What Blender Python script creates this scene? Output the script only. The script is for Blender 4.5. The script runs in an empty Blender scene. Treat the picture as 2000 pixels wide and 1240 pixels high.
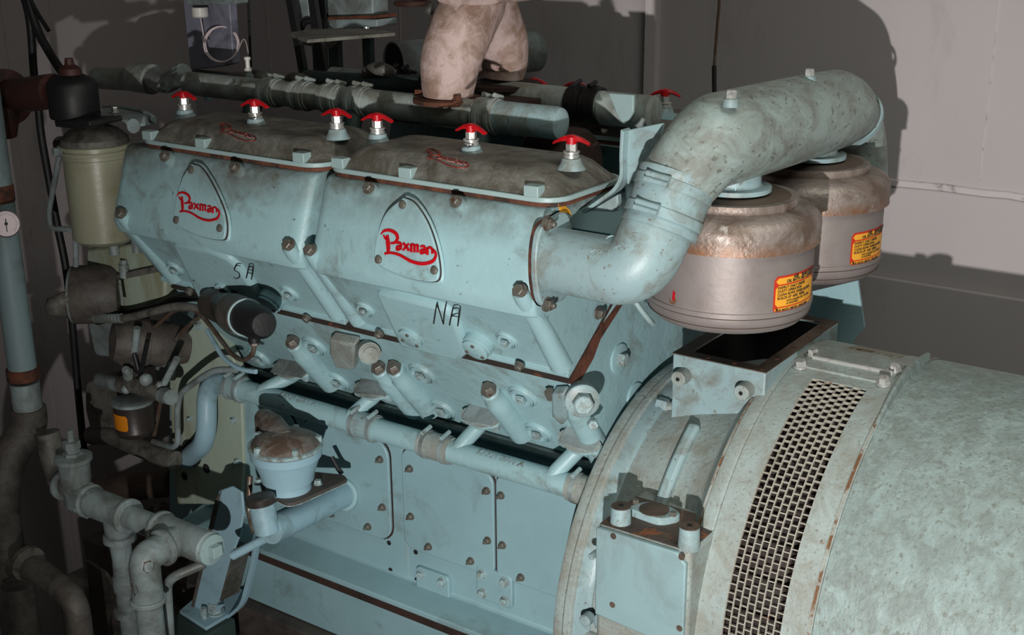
import bpy, bmesh, math, random
from mathutils import Vector, Matrix, Quaternion
random.seed(7)
S = bpy.context.scene
C = S.collection
# ------------------------------------------------------------------ camera
F = 2468.81                                   # focal length in pixels of a 2000 px wide frame
RX = Vector((0.81823946, 0.57482874, -0.00749051))     # camera right, in world axes
RD = Vector((0.17469761, -0.2610445, -0.94938744))     # camera down
RF = Vector((-0.54769054, 0.77551769, -0.31401812))    # camera forward
CAM = Vector((0, 0, 1.75))
cd = bpy.data.cameras.new('camera'); cam = bpy.data.objects.new('camera', cd); C.objects.link(cam)
cd.sensor_fit = 'HORIZONTAL'; cd.sensor_width = 36; cd.lens = F / 2000 * 36; cd.clip_start = 0.05
m = Matrix((( RX.x, -RD.x, -RF.x, CAM.x), (RX.y, -RD.y, -RF.y, CAM.y), (RX.z, -RD.z, -RF.z, CAM.z), (0, 0, 0, 1)))
cam.matrix_world = m
S.camera = cam
S.view_settings.view_transform = 'Standard'; S.view_settings.look = 'None'
S.view_settings.gamma = 1; S.view_settings.use_curve_mapping = False
S.view_settings.exposure = 0.0
# ------------------------------------------------------------------ light
w = bpy.data.worlds.new('world'); S.world = w; w.use_nodes = True
w.node_tree.nodes['Background'].inputs[0].default_value = (0.95, 1.0, 0.90, 1)
w.node_tree.nodes['Background'].inputs[1].default_value = 0.05
def lamp(name, kind, loc, energy, color, **k):
    d = bpy.data.lights.new(name, kind); d.energy = energy; d.color = color
    for a, b in k.items(): setattr(d, a, b)
    o = bpy.data.objects.new(name, d); C.objects.link(o); o.location = loc
    return o
def aim(o, target):
    o.rotation_euler = (Vector(target) - o.location).to_track_quat('-Z', 'Y').to_euler()
# the photographer's hand lamp, held low and a little left of the lens
fl = lamp('hand_lamp', 'SPOT', CAM - RX * 0.20 + RD * 0.86, 350, (1.0, 0.97, 0.94), spot_size=math.radians(76), spot_blend=1.0, shadow_soft_size=0.018)
aim(fl, (-1.12, 2.3, 0.75))
# unseen area light, added to fill the shadows on the right
ce = lamp('fill_lamp', 'AREA', (0.2, 1.5, 2.9), 30, (0.98, 1.0, 0.90), size=1.4)

# ------------------------------------------------------------------ geometry from measured sight lines
def ray(px, py):
    return RX * ((px - 1000) / F) + RD * ((py - 620) / F) + RF
def onX(px, py, x): d = ray(px, py); return CAM + d * ((x - CAM.x) / d.x)
def onY(px, py, y): d = ray(px, py); return CAM + d * ((y - CAM.y) / d.y)
def onZ(px, py, z): d = ray(px, py); return CAM + d * ((z - CAM.z) / d.z)
def onP(px, py, p0, n):
    d = ray(px, py); return CAM + d * ((Vector(p0) - CAM).dot(n) / d.dot(n))
XV, YV, ZV = Vector((1, 0, 0)), Vector((0, 1, 0)), Vector((0, 0, 1))

# ------------------------------------------------------------------ mesh builder
WL = {}
class MB:
    def __init__(s): s.v = []; s.f = []
    def add(s, vs, fs):
        o = len(s.v); s.v += [Vector(v) for v in vs]; s.f += [tuple(i + o for i in f) for f in fs]; return s
    def box(s, a, b):
        x0, y0, z0 = a; x1, y1, z1 = b
        return s.add([(x0,y0,z0),(x1,y0,z0),(x1,y1,z0),(x0,y1,z0),(x0,y0,z1),(x1,y0,z1),(x1,y1,z1),(x0,y1,z1)],
                     [(0,3,2,1),(4,5,6,7),(0,1,5,4),(1,2,6,5),(2,3,7,6),(3,0,4,7)])
    def rings(s, R, caps=True, closed=False):
        n = len(R[0]); vs = [p for r in R for p in r]; fs = []
        k = len(R)
        for i in range(k if closed else k - 1):
            a = i * n; b = ((i + 1) % k) * n
            for j in range(n):
                j2 = (j + 1) % n; fs.append((a + j, a + j2, b + j2, b + j))
        if caps and not closed: fs.append(tuple(range(n))[::-1]); fs.append(tuple((k - 1) * n + j for j in range(n)))
        return s.add(vs, fs)
    def prism(s, poly, vec):
        vec = Vector(vec); a = [Vector(p) for p in poly]
        return s.rings([a, [p + vec for p in a]])
    def lathe(s, c, axis, prof, n=32, caps=True, a0=0):
        """prof = [(distance along axis, radius)]"""
        c = Vector(c); axis = Vector(axis).normalized(); u = axis.orthogonal().normalized(); v = axis.cross(u)
        return s.rings([[c + axis * h + (u * math.cos(a0 + 2 * math.pi * i / n) + v * math.sin(a0 + 2 * math.pi * i / n)) * r for i in range(n)] for h, r in prof], caps)
    def cyl(s, a, b, r, r2=None, n=24):
        a = Vector(a); b = Vector(b)
        return s.lathe(a, b - a, [(0, r), ((b - a).length, r if r2 is None else r2)], n)
    def tube(s, pts, r, n=20, caps=True):
        pts = [Vector(p) for p in pts]; rr = r if isinstance(r, (list, tuple)) else [r] * len(pts)
        t = (pts[1] - pts[0]).normalized(); u = t.orthogonal().normalized(); R = []
        for i, p in enumerate(pts):
            if i == 0: t2 = (pts[1] - pts[0]).normalized()
            elif i == len(pts) - 1: t2 = (pts[-1] - pts[-2]).normalized()
            else: t2 = ((pts[i + 1] - p).normalized() + (p - pts[i - 1]).normalized()).normalized()
            u = t.rotation_difference(t2) @ u; t = t2; v = t.cross(u)
            R.append([p + (u * math.cos(2 * math.pi * k / n) + v * math.sin(2 * math.pi * k / n)) * rr[i] for k in range(n)])
        return s.rings(R, caps)
    def sphere(s, c, r, n=16, sq=(1, 1, 1)):
        c = Vector(c); R = []
        for i in range(1, n // 2):
            a = math.pi * i / (n // 2)
            R.append([c + Vector((math.sin(a) * math.cos(2 * math.pi * k / n) * sq[0], math.sin(a) * math.sin(2 * math.pi * k / n) * sq[1], math.cos(a) * sq[2])) * r for k in range(n)])
        return s.rings(R)
    def hexbolt(s, p, d, r, h, washer=True, stud=0.0):
        d = Vector(d).normalized(); p = Vector(p); z = 0
        if washer: s.lathe(p, d, [(-0.002, r * 1.28), (r * .22, r * 1.28)], 20); z = r * .22
        s.lathe(p + d * z, d, [(0, r), (h * .85, r), (h, r * .86)], 6, a0=0.3)
        if stud: s.lathe(p + d * (z + h), d, [(-.001, r * .5), (stud, r * .5), (stud + .0015, r * .4)], 12)
        return s
    def build(s, name, mat, parent=None, bevel=0, sharp=38, seg=2, solid=0):
        lo = Vector([min(v[i] for v in s.v) for i in range(3)]); hi = Vector([max(v[i] for v in s.v) for i in range(3)])
        c = (lo + hi) / 2
        if parent is None: c.z = lo.z
        me = bpy.data.meshes.new(name); me.from_pydata([v - c for v in s.v], [], s.f)
        bm = bmesh.new(); bm.from_mesh(me); bmesh.ops.recalc_face_normals(bm, faces=bm.faces); bm.to_mesh(me); bm.free()
        me.materials.append(mat)
        me.shade_smooth(); me.set_sharp_from_angle(angle=math.radians(sharp))
        o = bpy.data.objects.new(name, me); C.objects.link(o)
        if bevel:
            b = o.modifiers.new('bevel', 'BEVEL'); b.width = bevel; b.segments = seg; b.limit_method = 'ANGLE'; b.angle_limit = math.radians(35); b.harden_normals = False
        WL[o.name] = c
        if parent: o.parent = parent; o.location = c - WL[parent.name]
        else: o.location = c
        return o
def tag(o, label=None, cat=None, group=None, kind=None):
    for k, v in (('label', label), ('category', cat), ('group', group), ('kind', kind)):
        if v: o[k] = v
    return o
def empty(name, loc, label, cat, group=None):
    o = bpy.data.objects.new(name, None); C.objects.link(o); o.location = loc; o.empty_display_size = .05
    WL[o.name] = Vector(loc); return tag(o, label, cat, group)
def fillet(pts, r, n=8):
    """polyline with rounded corners; r = radius or list"""
    P = [Vector(p) for p in pts]; out = [P[0]]
    for i in range(1, len(P) - 1):
        a, b, c = P[i - 1], P[i], P[i + 1]; d1 = (a - b); d2 = (c - b)
        rr = r[i - 1] if isinstance(r, (list, tuple)) else r
        k = min(rr, d1.length * .48, d2.length * .48)
        p, q = b + d1.normalized() * k, b + d2.normalized() * k
        for j in range(n + 1):
            t = j / n; out.append(p * (1 - t) ** 2 + b * 2 * t * (1 - t) + q * t * t)
    out.append(P[-1]); return out
def smooth_path(pts, n=8):
    P = [Vector(p) for p in pts]; P = [P[0] * 2 - P[1]] + P + [P[-1] * 2 - P[-2]]; out = []
    for i in range(1, len(P) - 2):
        for j in range(n):
            t = j / n; a, b, c, d = P[i - 1:i + 3]
            out.append(.5 * (2 * b + (c - a) * t + (2 * a - 5 * b + 4 * c - d) * t * t + (3 * b - a - 3 * c + d) * t ** 3))
    out.append(P[-2]); return out
def rrect(w, h, r, n=5):
    out = []
    for cx, cy, a in ((w/2-r, h/2-r, 0), (-w/2+r, h/2-r, 90), (-w/2+r, -h/2+r, 180), (w/2-r, -h/2+r, 270)):
        for i in range(n + 1):
            t = math.radians(a + 90 * i / n); out.append((cx + r * math.cos(t), cy + r * math.sin(t)))
    return out
def roundpoly(pts, r, n=4):
    P = [Vector(p) for p in pts]; out = []
    for i in range(len(P)):
        a, b, c = P[i - 1], P[i], P[(i + 1) % len(P)]; d1, d2 = a - b, c - b; k = min(r, d1.length * .45, d2.length * .45)
        p, q = b + d1.normalized() * k, b + d2.normalized() * k
        for j in range(n + 1):
            t = j / n; out.append(p * (1 - t) ** 2 + b * 2 * t * (1 - t) + q * t * t)
    return out
def text(s, name, mat, parent, o, xd, yd, size, depth=.0012, bold=0.0, shear=0.0, wscale=1.0):
    cu = bpy.data.curves.new('letters', 'FONT'); cu.body = s; cu.size = size; cu.extrude = depth; cu.offset = bold; cu.shear = shear; cu.resolution_u = 3
    t = bpy.data.objects.new('tmp', cu); C.objects.link(t)
    dg = bpy.context.evaluated_depsgraph_get(); me = bpy.data.meshes.new_from_object(t.evaluated_get(dg))
    bpy.data.objects.remove(t)
    xd = Vector(xd).normalized(); yd = Vector(yd); yd = (yd - xd * yd.dot(xd)).normalized(); zd = xd.cross(yd)
    mb = MB()
    mb.add([Vector(o) + xd * v.co.x * wscale + yd * v.co.y + zd * v.co.z for v in me.vertices], [tuple(p.vertices) for p in me.polygons])
    bpy.data.meshes.remove(me)
    return mb if name is None else mb.build(name, mat, parent, sharp=30)

# ------------------------------------------------------------------ materials (procedural)
def mat(name, base, rough=.5, metal=0, dirt=None, dirt_amt=0.0, dirt_scale=6, rust=0.0, rust_scale=9, speck=0.0, speck_scale=60, vary=.06, bump=.15, bump_scale=90,
        emit=None, rust_col=(.16, .055, .02), speck_col=(.06, .055, .045), stretch=(1, 1, 1), spec=.5, band=None):
    M = bpy.data.materials.new(name); M.use_nodes = True; nt = M.node_tree; N = nt.nodes; L = nt.links
    b = N['Principled BSDF']; b.inputs['Roughness'].default_value = rough; b.inputs['Metallic'].default_value = metal
    b.inputs['Specular IOR Level'].default_value = spec
    tc = N.new('ShaderNodeNewGeometry'); mp = N.new('ShaderNodeMapping'); mp.inputs['Scale'].default_value = stretch
    L.new(tc.outputs['Position'], mp.inputs[0])
    def noise(sc, det=5, ro=.6, dist=0.0):
        n = N.new('ShaderNodeTexNoise'); n.inputs['Scale'].default_value = sc; n.inputs['Detail'].default_value = det; n.inputs['Roughness'].default_value = ro
        n.inputs['Distortion'].default_value = dist; L.new(mp.outputs[0], n.inputs['Vector']); return n.outputs[0]
    def ramp(src, lo, hi):
        r = N.new('ShaderNodeMapRange'); r.inputs['From Min'].default_value = lo; r.inputs['From Max'].default_value = hi; L.new(src, r.inputs['Value']); return r.outputs[0]
    def mix(fac, a, c):
        x = N.new('ShaderNodeMix'); x.data_type = 'RGBA'; L.new(fac, x.inputs['Factor'])
        if isinstance(a, tuple): x.inputs['A'].default_value = (*a, 1)
        else: L.new(a, x.inputs['A'])
        x.inputs['B'].default_value = (*c, 1); return x.outputs['Result']
    col = mix(ramp(noise(3.5, 4), .35, .65), tuple(c * (1 - vary) for c in base), tuple(min(1, c * (1 + vary)) for c in base))
    if dirt_amt: 
        t = .72 - .42 * dirt_amt
        col = mix(ramp(noise(dirt_scale, 8, .68, .6), t - .09, t + .13), col, dirt or (.07, .06, .045))
    if speck:
        t = .70 - .22 * speck
        col = mix(ramp(noise(speck_scale, 4, .6), t, t + .08), col, speck_col)
    if rust:
        t = .74 - .34 * rust
        col = mix(ramp(noise(rust_scale, 9, .72, .3), t, t + .05), col, rust_col)
    if band:          # oily dirt that has crept out of a joint: (axis, from, to, noise scale, colour)
        sx = N.new('ShaderNodeSeparateXYZ'); L.new(tc.outputs['Position'], sx.inputs[0])
        for ax_, lo_, hi_, sc_, co_ in band:
            a_ = ramp(sx.outputs[ax_], lo_, hi_); n_ = ramp(noise(sc_, 6, .65), .30, .62)
            mu = N.new('ShaderNodeMath'); mu.operation = 'MULTIPLY'; L.new(a_, mu.inputs[0]); L.new(n_, mu.inputs[1]); col = mix(mu.outputs[0], col, co_)
    L.new(col, b.inputs['Base Color'])
    if bump:
        bp = N.new('ShaderNodeBump'); bp.inputs['Strength'].default_value = bump; bp.inputs['Distance'].default_value = .004
        L.new(noise(bump_scale, 5, .6), bp.inputs['Height']); L.new(bp.outputs[0], b.inputs['Normal'])
    rr = N.new('ShaderNodeMapRange'); rr.inputs['To Min'].default_value = max(.05, rough - .1); rr.inputs['To Max'].default_value = min(1, rough + .15)
    L.new(noise(14, 4), rr.inputs['Value']); L.new(rr.outputs[0], b.inputs['Roughness'])
    return M
PB = (.29, .455, .485)
M_paint = mat('blue_grey_paint', PB, .42, dirt=(.14, .16, .14), dirt_amt=.22, dirt_scale=9, rust=.0, speck=.10, speck_scale=40, bump=.3, bump_scale=50)
M_headp = mat('blue_grey_head_paint', (.305, .475, .505), .42, dirt=(.15, .165, .145), dirt_amt=.22, dirt_scale=9, speck=.10, speck_scale=45, bump=.3, bump_scale=40, band=[(2, 1.10, 1.175, 9, (.10, .09, .07))])
M_gask = mat('dark_joint_compound', (.03, .018, .013), .7, rust=.45, rust_scale=10, rust_col=(.15, .045, .018), bump=.5)
M_block = mat('blue_grey_cast_paint', PB, .42, dirt=(.17, .19, .17), dirt_amt=.22, dirt_scale=7, bump=.5, bump_scale=35)
M_crank = mat('blue_crankcase_paint', (.24, .388, .425), .42, dirt=(.13, .16, .145), dirt_amt=.18, dirt_scale=5, bump=.12, bump_scale=60)
M_house = mat('stained_housing_paint', (.30, .36, .35), .5, dirt=(.235, .245, .215), dirt_amt=.55, dirt_scale=14, rust=.2, rust_scale=22, rust_col=(.15, .09, .055), speck=.5, speck_scale=130, speck_col=(.19, .20, .175), bump=.45)
M_seam = mat('rusty_weld_seam', (.30, .32, .29), .6, rust=.72, rust_scale=14, rust_col=(.15, .07, .03), dirt=(.12, .09, .06), dirt_amt=.4, bump=.6)
M_greybrown = mat('grey_brown_casting', (.10, .088, .078), .55, dirt=(.045, .04, .034), dirt_amt=.5, dirt_scale=16, bump=.3)
M_gen = mat('mottled_generator_paint', (.255, .33, .322), .5, dirt=(.18, .222, .21), dirt_amt=.60, dirt_scale=30, speck=.62, speck_scale=120, speck_col=(.16, .185, .165), bump=.6, rust=.0, rust_scale=30, stretch=(1, 1, .55))
M_plate = mat('clean_plate_paint', (.245, .365, .385), .4, dirt=(.19, .25, .26), dirt_amt=.3, dirt_scale=6, bump=.1)
M_duct = mat('scuffed_duct_paint', (.265, .375, .395), .42, dirt=(.165, .17, .145), dirt_amt=.40, dirt_scale=14, speck=.34, speck_scale=75, speck_col=(.17, .17, .145), bump=.15)
M_ductup = mat('dusty_duct_paint', (.30, .375, .36), .45, dirt=(.19, .205, .185), dirt_amt=.55, dirt_scale=18, speck=.5, speck_scale=80, speck_col=(.125, .13, .11), bump=.25, stretch=(1, .6, 1))
M_cover = mat('grimy_cover_paint', (.20, .20, .175), .55, dirt=(.095, .088, .07), dirt_amt=.62, dirt_scale=16, rust=.08, rust_scale=20, speck=.25, speck_scale=70, speck_col=(.22, .24, .22), bump=.5, bump_scale=60)
M_rail = mat('chipped_rail_paint', (.30, .41, .41), .45, rust=.22, rust_scale=30)
M_rust = mat('rusty_gasket', (.13, .04, .02), .8, dirt=(.03, .015, .01), dirt_amt=.5, dirt_scale=25, bump=.6)
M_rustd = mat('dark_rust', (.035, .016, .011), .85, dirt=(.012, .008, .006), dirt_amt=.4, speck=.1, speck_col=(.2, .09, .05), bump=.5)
M_red = mat('red_paint', (.46, .004, .009), .35, vary=.1, bump=0)
M_badge = mat('worn_red_paint', (.34, .03, .022), .5, dirt=(.07, .035, .025), dirt_amt=.5, dirt_scale=60, bump=.2)
M_rlid = mat('rusty_pump_lid', (.20, .19, .175), .4, dirt=(.085, .055, .04), dirt_amt=.62, dirt_scale=22, rust=.35, rust_scale=24, bump=.4)
M_shelf = mat('rusted_shelf', (.10, .075, .06), .7, dirt=(.05, .035, .028), dirt_amt=.5, rust=.55, rust_scale=20, rust_col=(.22, .075, .025), bump=.5)
M_riser = mat('riser_pipe_paint', (.19, .255, .27), .45, dirt=(.12, .15, .15), dirt_amt=.35, bump=.1)
M_bolt = mat('rusty_bolt', (.15, .14, .12), .4, metal=.35, rust=.5, rust_scale=60, rust_col=(.10, .05, .03), bump=.3)
M_pbolt = mat('painted_bolt', (.30, .42, .44), .4, dirt=(.16, .14, .11), dirt_amt=.4, dirt_scale=60)
M_steel = mat('bright_steel', (.62, .63, .61), .3, metal=.6, dirt=(.2, .18, .15), dirt_amt=.3, dirt_scale=40, bump=.1)
M_pink = mat('pink_lagging_paint', (.52, .39, .365), .7, dirt=(.27, .175, .13), dirt_amt=.55, dirt_scale=16, speck=.25, speck_scale=55, speck_col=(.27, .17, .14), rust=.12, rust_scale=8, rust_col=(.12, .06, .05), bump=.5)
M_silver = mat('silver_filter_paint', (.26, .225, .215), .5, metal=.35, dirt=(.22, .18, .17), dirt_amt=.3, dirt_scale=9, bump=.2, bump_scale=30)
M_cap = mat('rusty_filter_cap', (.30, .25, .225), .42, metal=.35, dirt=(.15, .105, .08), dirt_amt=.55, dirt_scale=12, rust=.30, rust_scale=13, rust_col=(.20, .075, .03), speck=.3, speck_col=(.40, .36, .33), speck_scale=30, bump=.5, band=[(2, 1.142, 1.116, 22, (.24, .095, .035))])
M_lid = mat('brown_filter_lid', (.11, .075, .055), .6, dirt=(.05, .035, .025), dirt_amt=.5, rust=.2, rust_col=(.17, .06, .02), bump=.3)
M_yellow = mat('yellow_label', (.78, .36, .03), .5, vary=.04, bump=0)
M_orange = mat('orange_label', (.62, .20, .005), .5, vary=.05, bump=0)
M_labred = mat('label_red', (.50, .03, .012), .5, vary=.03, bump=0)
M_black = mat('black_rubber', (.008, .008, .009), .5, vary=.2, bump=.2)
M_ink = mat('black_ink', (.012, .012, .012), .7, vary=0, bump=0)
M_dark = mat('dark_interior', (.006, .006, .006), .9, vary=0, bump=0)
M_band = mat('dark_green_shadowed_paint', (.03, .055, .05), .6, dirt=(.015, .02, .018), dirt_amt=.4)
M_pipe = mat('dusty_top_pipe_paint', (.33, .375, .36), .5, dirt=(.17, .17, .14), dirt_amt=.5, dirt_scale=12, rust=.1, rust_scale=14, bump=.3)
M_cream = mat('stained_cream_plate', (.31, .37, .30), .55, dirt=(.18, .15, .05), dirt_amt=.38, dirt_scale=5, speck=.1, bump=.25, stretch=(1, 1, .35))
M_beige = mat('beige_canister_paint', (.28, .28, .20), .32, dirt=(.20, .18, .11), dirt_amt=.35, dirt_scale=5, bump=.1)
M_iron = mat('grey_iron', (.13, .125, .11), .5, dirt=(.05, .045, .035), dirt_amt=.5, dirt_scale=18, bump=.35)
M_fit = mat('grey_pipe_paint', (.25, .31, .315), .45, dirt=(.12, .13, .12), dirt_amt=.55, dirt_scale=9, rust=.16, rust_scale=7, rust_col=(.055, .045, .045), bump=.2)
M_bluepipe = mat('blue_pipe_paint', (.28, .44, .515), .4, dirt=(.12, .17, .17), dirt_amt=.25, bump=.1)
M_maroon = mat('maroon_pipe_paint', (.055, .018, .014), .5, dirt=(.02, .012, .01), dirt_amt=.35, bump=.15)
M_purple = mat('purple_grey_paint', (.25, .25, .32), .5, dirt=(.07, .07, .09), dirt_amt=.3, bump=.1)
M_brownplas = mat('brown_bakelite', (.035, .027, .024), .35, dirt=(.015, .012, .01), dirt_amt=.3, bump=.15)
M_copper = mat('brown_copper_pipe', (.13, .085, .06), .35, metal=.4, dirt=(.2, .22, .2), dirt_amt=.35, dirt_scale=30, bump=.1)
M_dial = mat('white_dial', (.68, .56, .58), .5, vary=.02, bump=0)
M_white = mat('white_plastic', (.7, .68, .64), .4, vary=.04, bump=0)
M_wall = mat('grey_wall_paint', (.44, .40, .405), .75, dirt=(.31, .265, .27), dirt_amt=.22, dirt_scale=3, speck=.0, vary=.03, bump=.06, bump_scale=200, stretch=(1, 1, .5))
M_mould = mat('wall_trim_paint', (.52, .47, .47), .6, vary=.03, dirt=(.15, .11, .1), dirt_amt=.22, dirt_scale=18)
M_floor = mat('dark_oily_floor', (.045, .04, .04), .7, dirt=(.015, .014, .013), dirt_amt=.5, bump=.3)
M_mesh = mat('grille_paint', (.36, .34, .29), .5, rust=.40, rust_scale=9, rust_col=(.16, .075, .035), dirt=(.2, .17, .13), dirt_amt=.3)
M_beam = mat('brown_beam_paint', (.07, .058, .05), .6, dirt=(.02, .018, .015), dirt_amt=.4)
# ================================================================== the room
def struct(name, mb, mt, **k):
    o = mb.build(name, mt, **k); o['kind'] = 'structure'; return o
FZ = -1.05; YW = 3.37; XW = -3.9
struct('floor', MB().box((-5, -1.5, FZ - .1), (3, 4.2, FZ)), M_floor)
struct('wall_back', MB().box((XW - .1, YW, FZ), (3, YW + .1, 3.4)), M_wall)
struct('wall_left', MB().box((XW - .1, -1.5, FZ), (XW, YW, 3.4)), M_wall)
struct('ceiling', MB().box((XW - .1, -1.5, 3.4), (3, YW + .1, 3.5)), M_wall)
struct('wall_right', MB().box((3, -1.5, FZ), (3.1, YW + .1, 3.4)), M_wall)
# pilaster strip, horizontal seams and panel joints of the sheeting
x0, x1 = onY(1269, 60, YW).x, onY(1290, 60, YW).x
struct('trim_1', MB().box((x0, YW - .03, FZ), (x1, YW, 3.4)), M_mould)
zs = 1.008
mb = MB(); pr = []
for i in range(60):
    x = -1.9 + i * .055; j = random.uniform(-.002, .002)
    pr.append((x, j))
mb.rings([[Vector((x, YW - .0005, zs + .012 + j)), Vector((x, YW - .006, zs + .009 + j)), Vector((x, YW - .006, zs - .006 + j)), Vector((x, YW - .0005, zs - .010 + j))] for x, j in pr])
struct('trim_2', mb, M_mould)
struct('trim_3', MB().box((-2.6, YW - .018, FZ), (3, YW, .742)), M_wall, bevel=.004)
for k, px in enumerate((1905, 1862)):
    pass
def seam(n, a, b):
    a = Vector(a); b = Vector(b)
    struct('trim_%d' % n, MB().box((min(a.x, b.x) - .0015, min(a.y, b.y) - .0015, a.z), (max(a.x, b.x) + .0015, max(a.y, b.y) + .0015, b.z)), M_mould)
xs = onY(1925, 250, YW).x; seam(4, (xs, YW - .0006, 1.03), (xs, YW - .0006, 3.3))
xs = onY(526, 80, YW).x; seam(5, (xs, YW - .001, .4), (xs, YW - .001, 3.3))
for n, (px, py) in enumerate(((60, 450), (-6, 300), (215, 1000), (783, 80))):
    if n == 3: p = onY(px, py, YW); seam(9, (p.x, YW - .001, .4), (p.x, YW - .001, 3.3))
    else: p = onX(px, py, XW); seam(6 + n, (XW + .001, p.y, FZ), (XW + .001, p.y, 3.3))
# ================================================================== the diesel engine
XE = -1.30; XM = -1.9; XL = -2.51; YC = 2.43
Ub = Vector((0, -.591, .807)); Nb = Vector((0, -.807, -.591)); J0 = Vector((0, 2.04, .812))       # bank axis, outer normal, joint line
Nf = Vector((0, -.962, .273)); Uf = Vector((0, .273, .962)); B0 = Vector((0, 1.90, 1.011))        # rocker box face
YD = 2.17
def PK(px, py, off=0): return onP(px, py, J0 + Nb * off, Nb)
def PF(px, py, off=0): return onP(px, py, B0 + Nf * off, Nf)
def PD(px, py, off=0): return onY(px, py, YD - off)
eng = empty('diesel_engine', (-1.9, YC, -.25), 'large blue-grey painted V diesel engine with two pairs of rocker boxes and red script badges', 'engine')
def mir(poly): return poly + [(2 * YC - y, z) for y, z in poly[::-1]]
def ext(poly, xa, xb):
    return MB().rings([[Vector((xa, y, z)) for y, z in poly], [Vector((xb, y, z)) for y, z in poly]])
# sump, ledge and crankcase
ext(mir([(2.125, -.11), (2.112, .048), (2.2, .050)]), -2.62, -1.278).build('sump', M_crank, eng, bevel=.004)
ext(mir([(2.104, .046), (2.102, .082), (2.2, .084)]), -2.62, -1.278).build('sump_strip', M_rustd, eng)  # dark strip between the crankcase ledge and the sump
ext(mir([(2.086, .080), (2.086, .095), (2.165, .110), (YD, .116), (YD, .485), (2.18, .492)]), -2.62, -1.278).build('crankcase', M_crank, eng, bevel=.003)
for xa in (-2.15, -1.87, -1.59):     # shallow vertical section joints
    MB().box((xa - .002, YD - .0012, .12), (xa + .002, YD + .01, .5)).build('section_joint', M_rustd, eng) if xa == -1.59 and False else None
a = PD(791, 930).x
MB().box((a - .0015, YD - .002, .114), (a + .0015, YD + .01, .5)).build('section_joint', M_rail, eng)
def door(x0, x1, z0, z1, r, bolts, top=None):
    cx, cz = (x0 + x1) / 2, (z0 + z1) / 2
    MB().prism([(cx + u, YD + .002, cz + v) for u, v in rrect(x1 - x0 + .006, z1 - z0 + .006, r)], (0, -.004, 0)).build('door_gasket', M_rustd, eng)
    d = MB().prism([(cx + u, YD, cz + v) for u, v in rrect(x1 - x0, z1 - z0, r)], (0, -.010, 0)).build('inspection_door', M_crank, eng, bevel=.003)
    for px, py in bolts:
        p = PD(px, py, .010); MB().hexbolt(p, -YV, .0078, .008, True, .007).build('nut', M_bolt, d)
door(-1.862, -1.5835, .207, .48, .03, [(803, 1008), (838, 1067), (951, 958), (953, 1055), (920, 1095), (801, 915)])
door(-1.5765, -1.31, .214, .48, .02, [(979, 967), (982, 1064), (1018, 1127), (1105, 1160)])
door(-2.20, -1.9055, .203, .48, .045, [(743, 897), (748, 990), (720, 1028), (648, 1003)])
door(-2.52, -2.225, .203, .48, .045, [(470, 902)])
for px, py in ((760, 1060), (763, 1113), (812, 1078), (814, 1132), (690, 868), (1105, 905)):
    p = PD(px, py); MB().lathe(p + YV * .004, -YV, [(0, .0065), (.0052, .0065)], 16).build('bolt_hole', M_dark, eng)
for px, py in ((850, 1143), (970, 1143)):
    p = PD(px, py); q = MB().prism([(p.x + u, YD + .002, p.z + v) for u, v in rrect(.105, .088, .012)], (0, -.014, 0)).build('pad_plate', M_crank, eng, bevel=.003)
    for sx in (-.033, .033):
        for sz in (-.026, .026): MB().hexbolt((p.x + sx, YD - .012, p.z + sz), -YV, .010, .010).build('bolt', M_pbolt, q)
# V cylinder block: near and far bank in one casting
blk = mir([(2.28, .49), (2.28, .53), (2.236, .5445), (2.040, .812), (2.273, .97), (2.36, .90)])
ext(blk, XL, XE).build('cylinder_block', M_block, eng, bevel=.006)
MB().box((XL, 2.226, .529), (XE - .01, 2.29, .541)).build('block_flange', M_house, eng, bevel=.002)
# bank end cheek that the coolant bolt stands on and end edge rib
for xx in (XE,):
    MB().tube([Vector((xx - .022, 0, 0)) + J0 - Ub * t for t in (.03, .30)], [.024, .03]).build('corner_boss', M_block, eng)
def joint_strip(xa, xb):
    a = J0 + Nb * .004
    poly = [a - Ub * .003, a + Ub * .004, a + Ub * .004 - Nb * .25, a - Ub * .003 - Nb * .25]
    MB().rings([[Vector((x, p.y, p.z)) for p in poly] for x in (xa, xb)]).build('head_gasket', M_gask, eng)
joint_strip(XL, XE + .002)
MB().prism([onX(x, y, XE + .001) for x, y in ((1108, 748), (1119, 728), (1160, 655), (1222, 572), (1227, 576), (1172, 662), (1158, 700), (1134, 742), (1122, 752))], XV * .0015).build('rust_stain', M_rust, eng)
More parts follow.
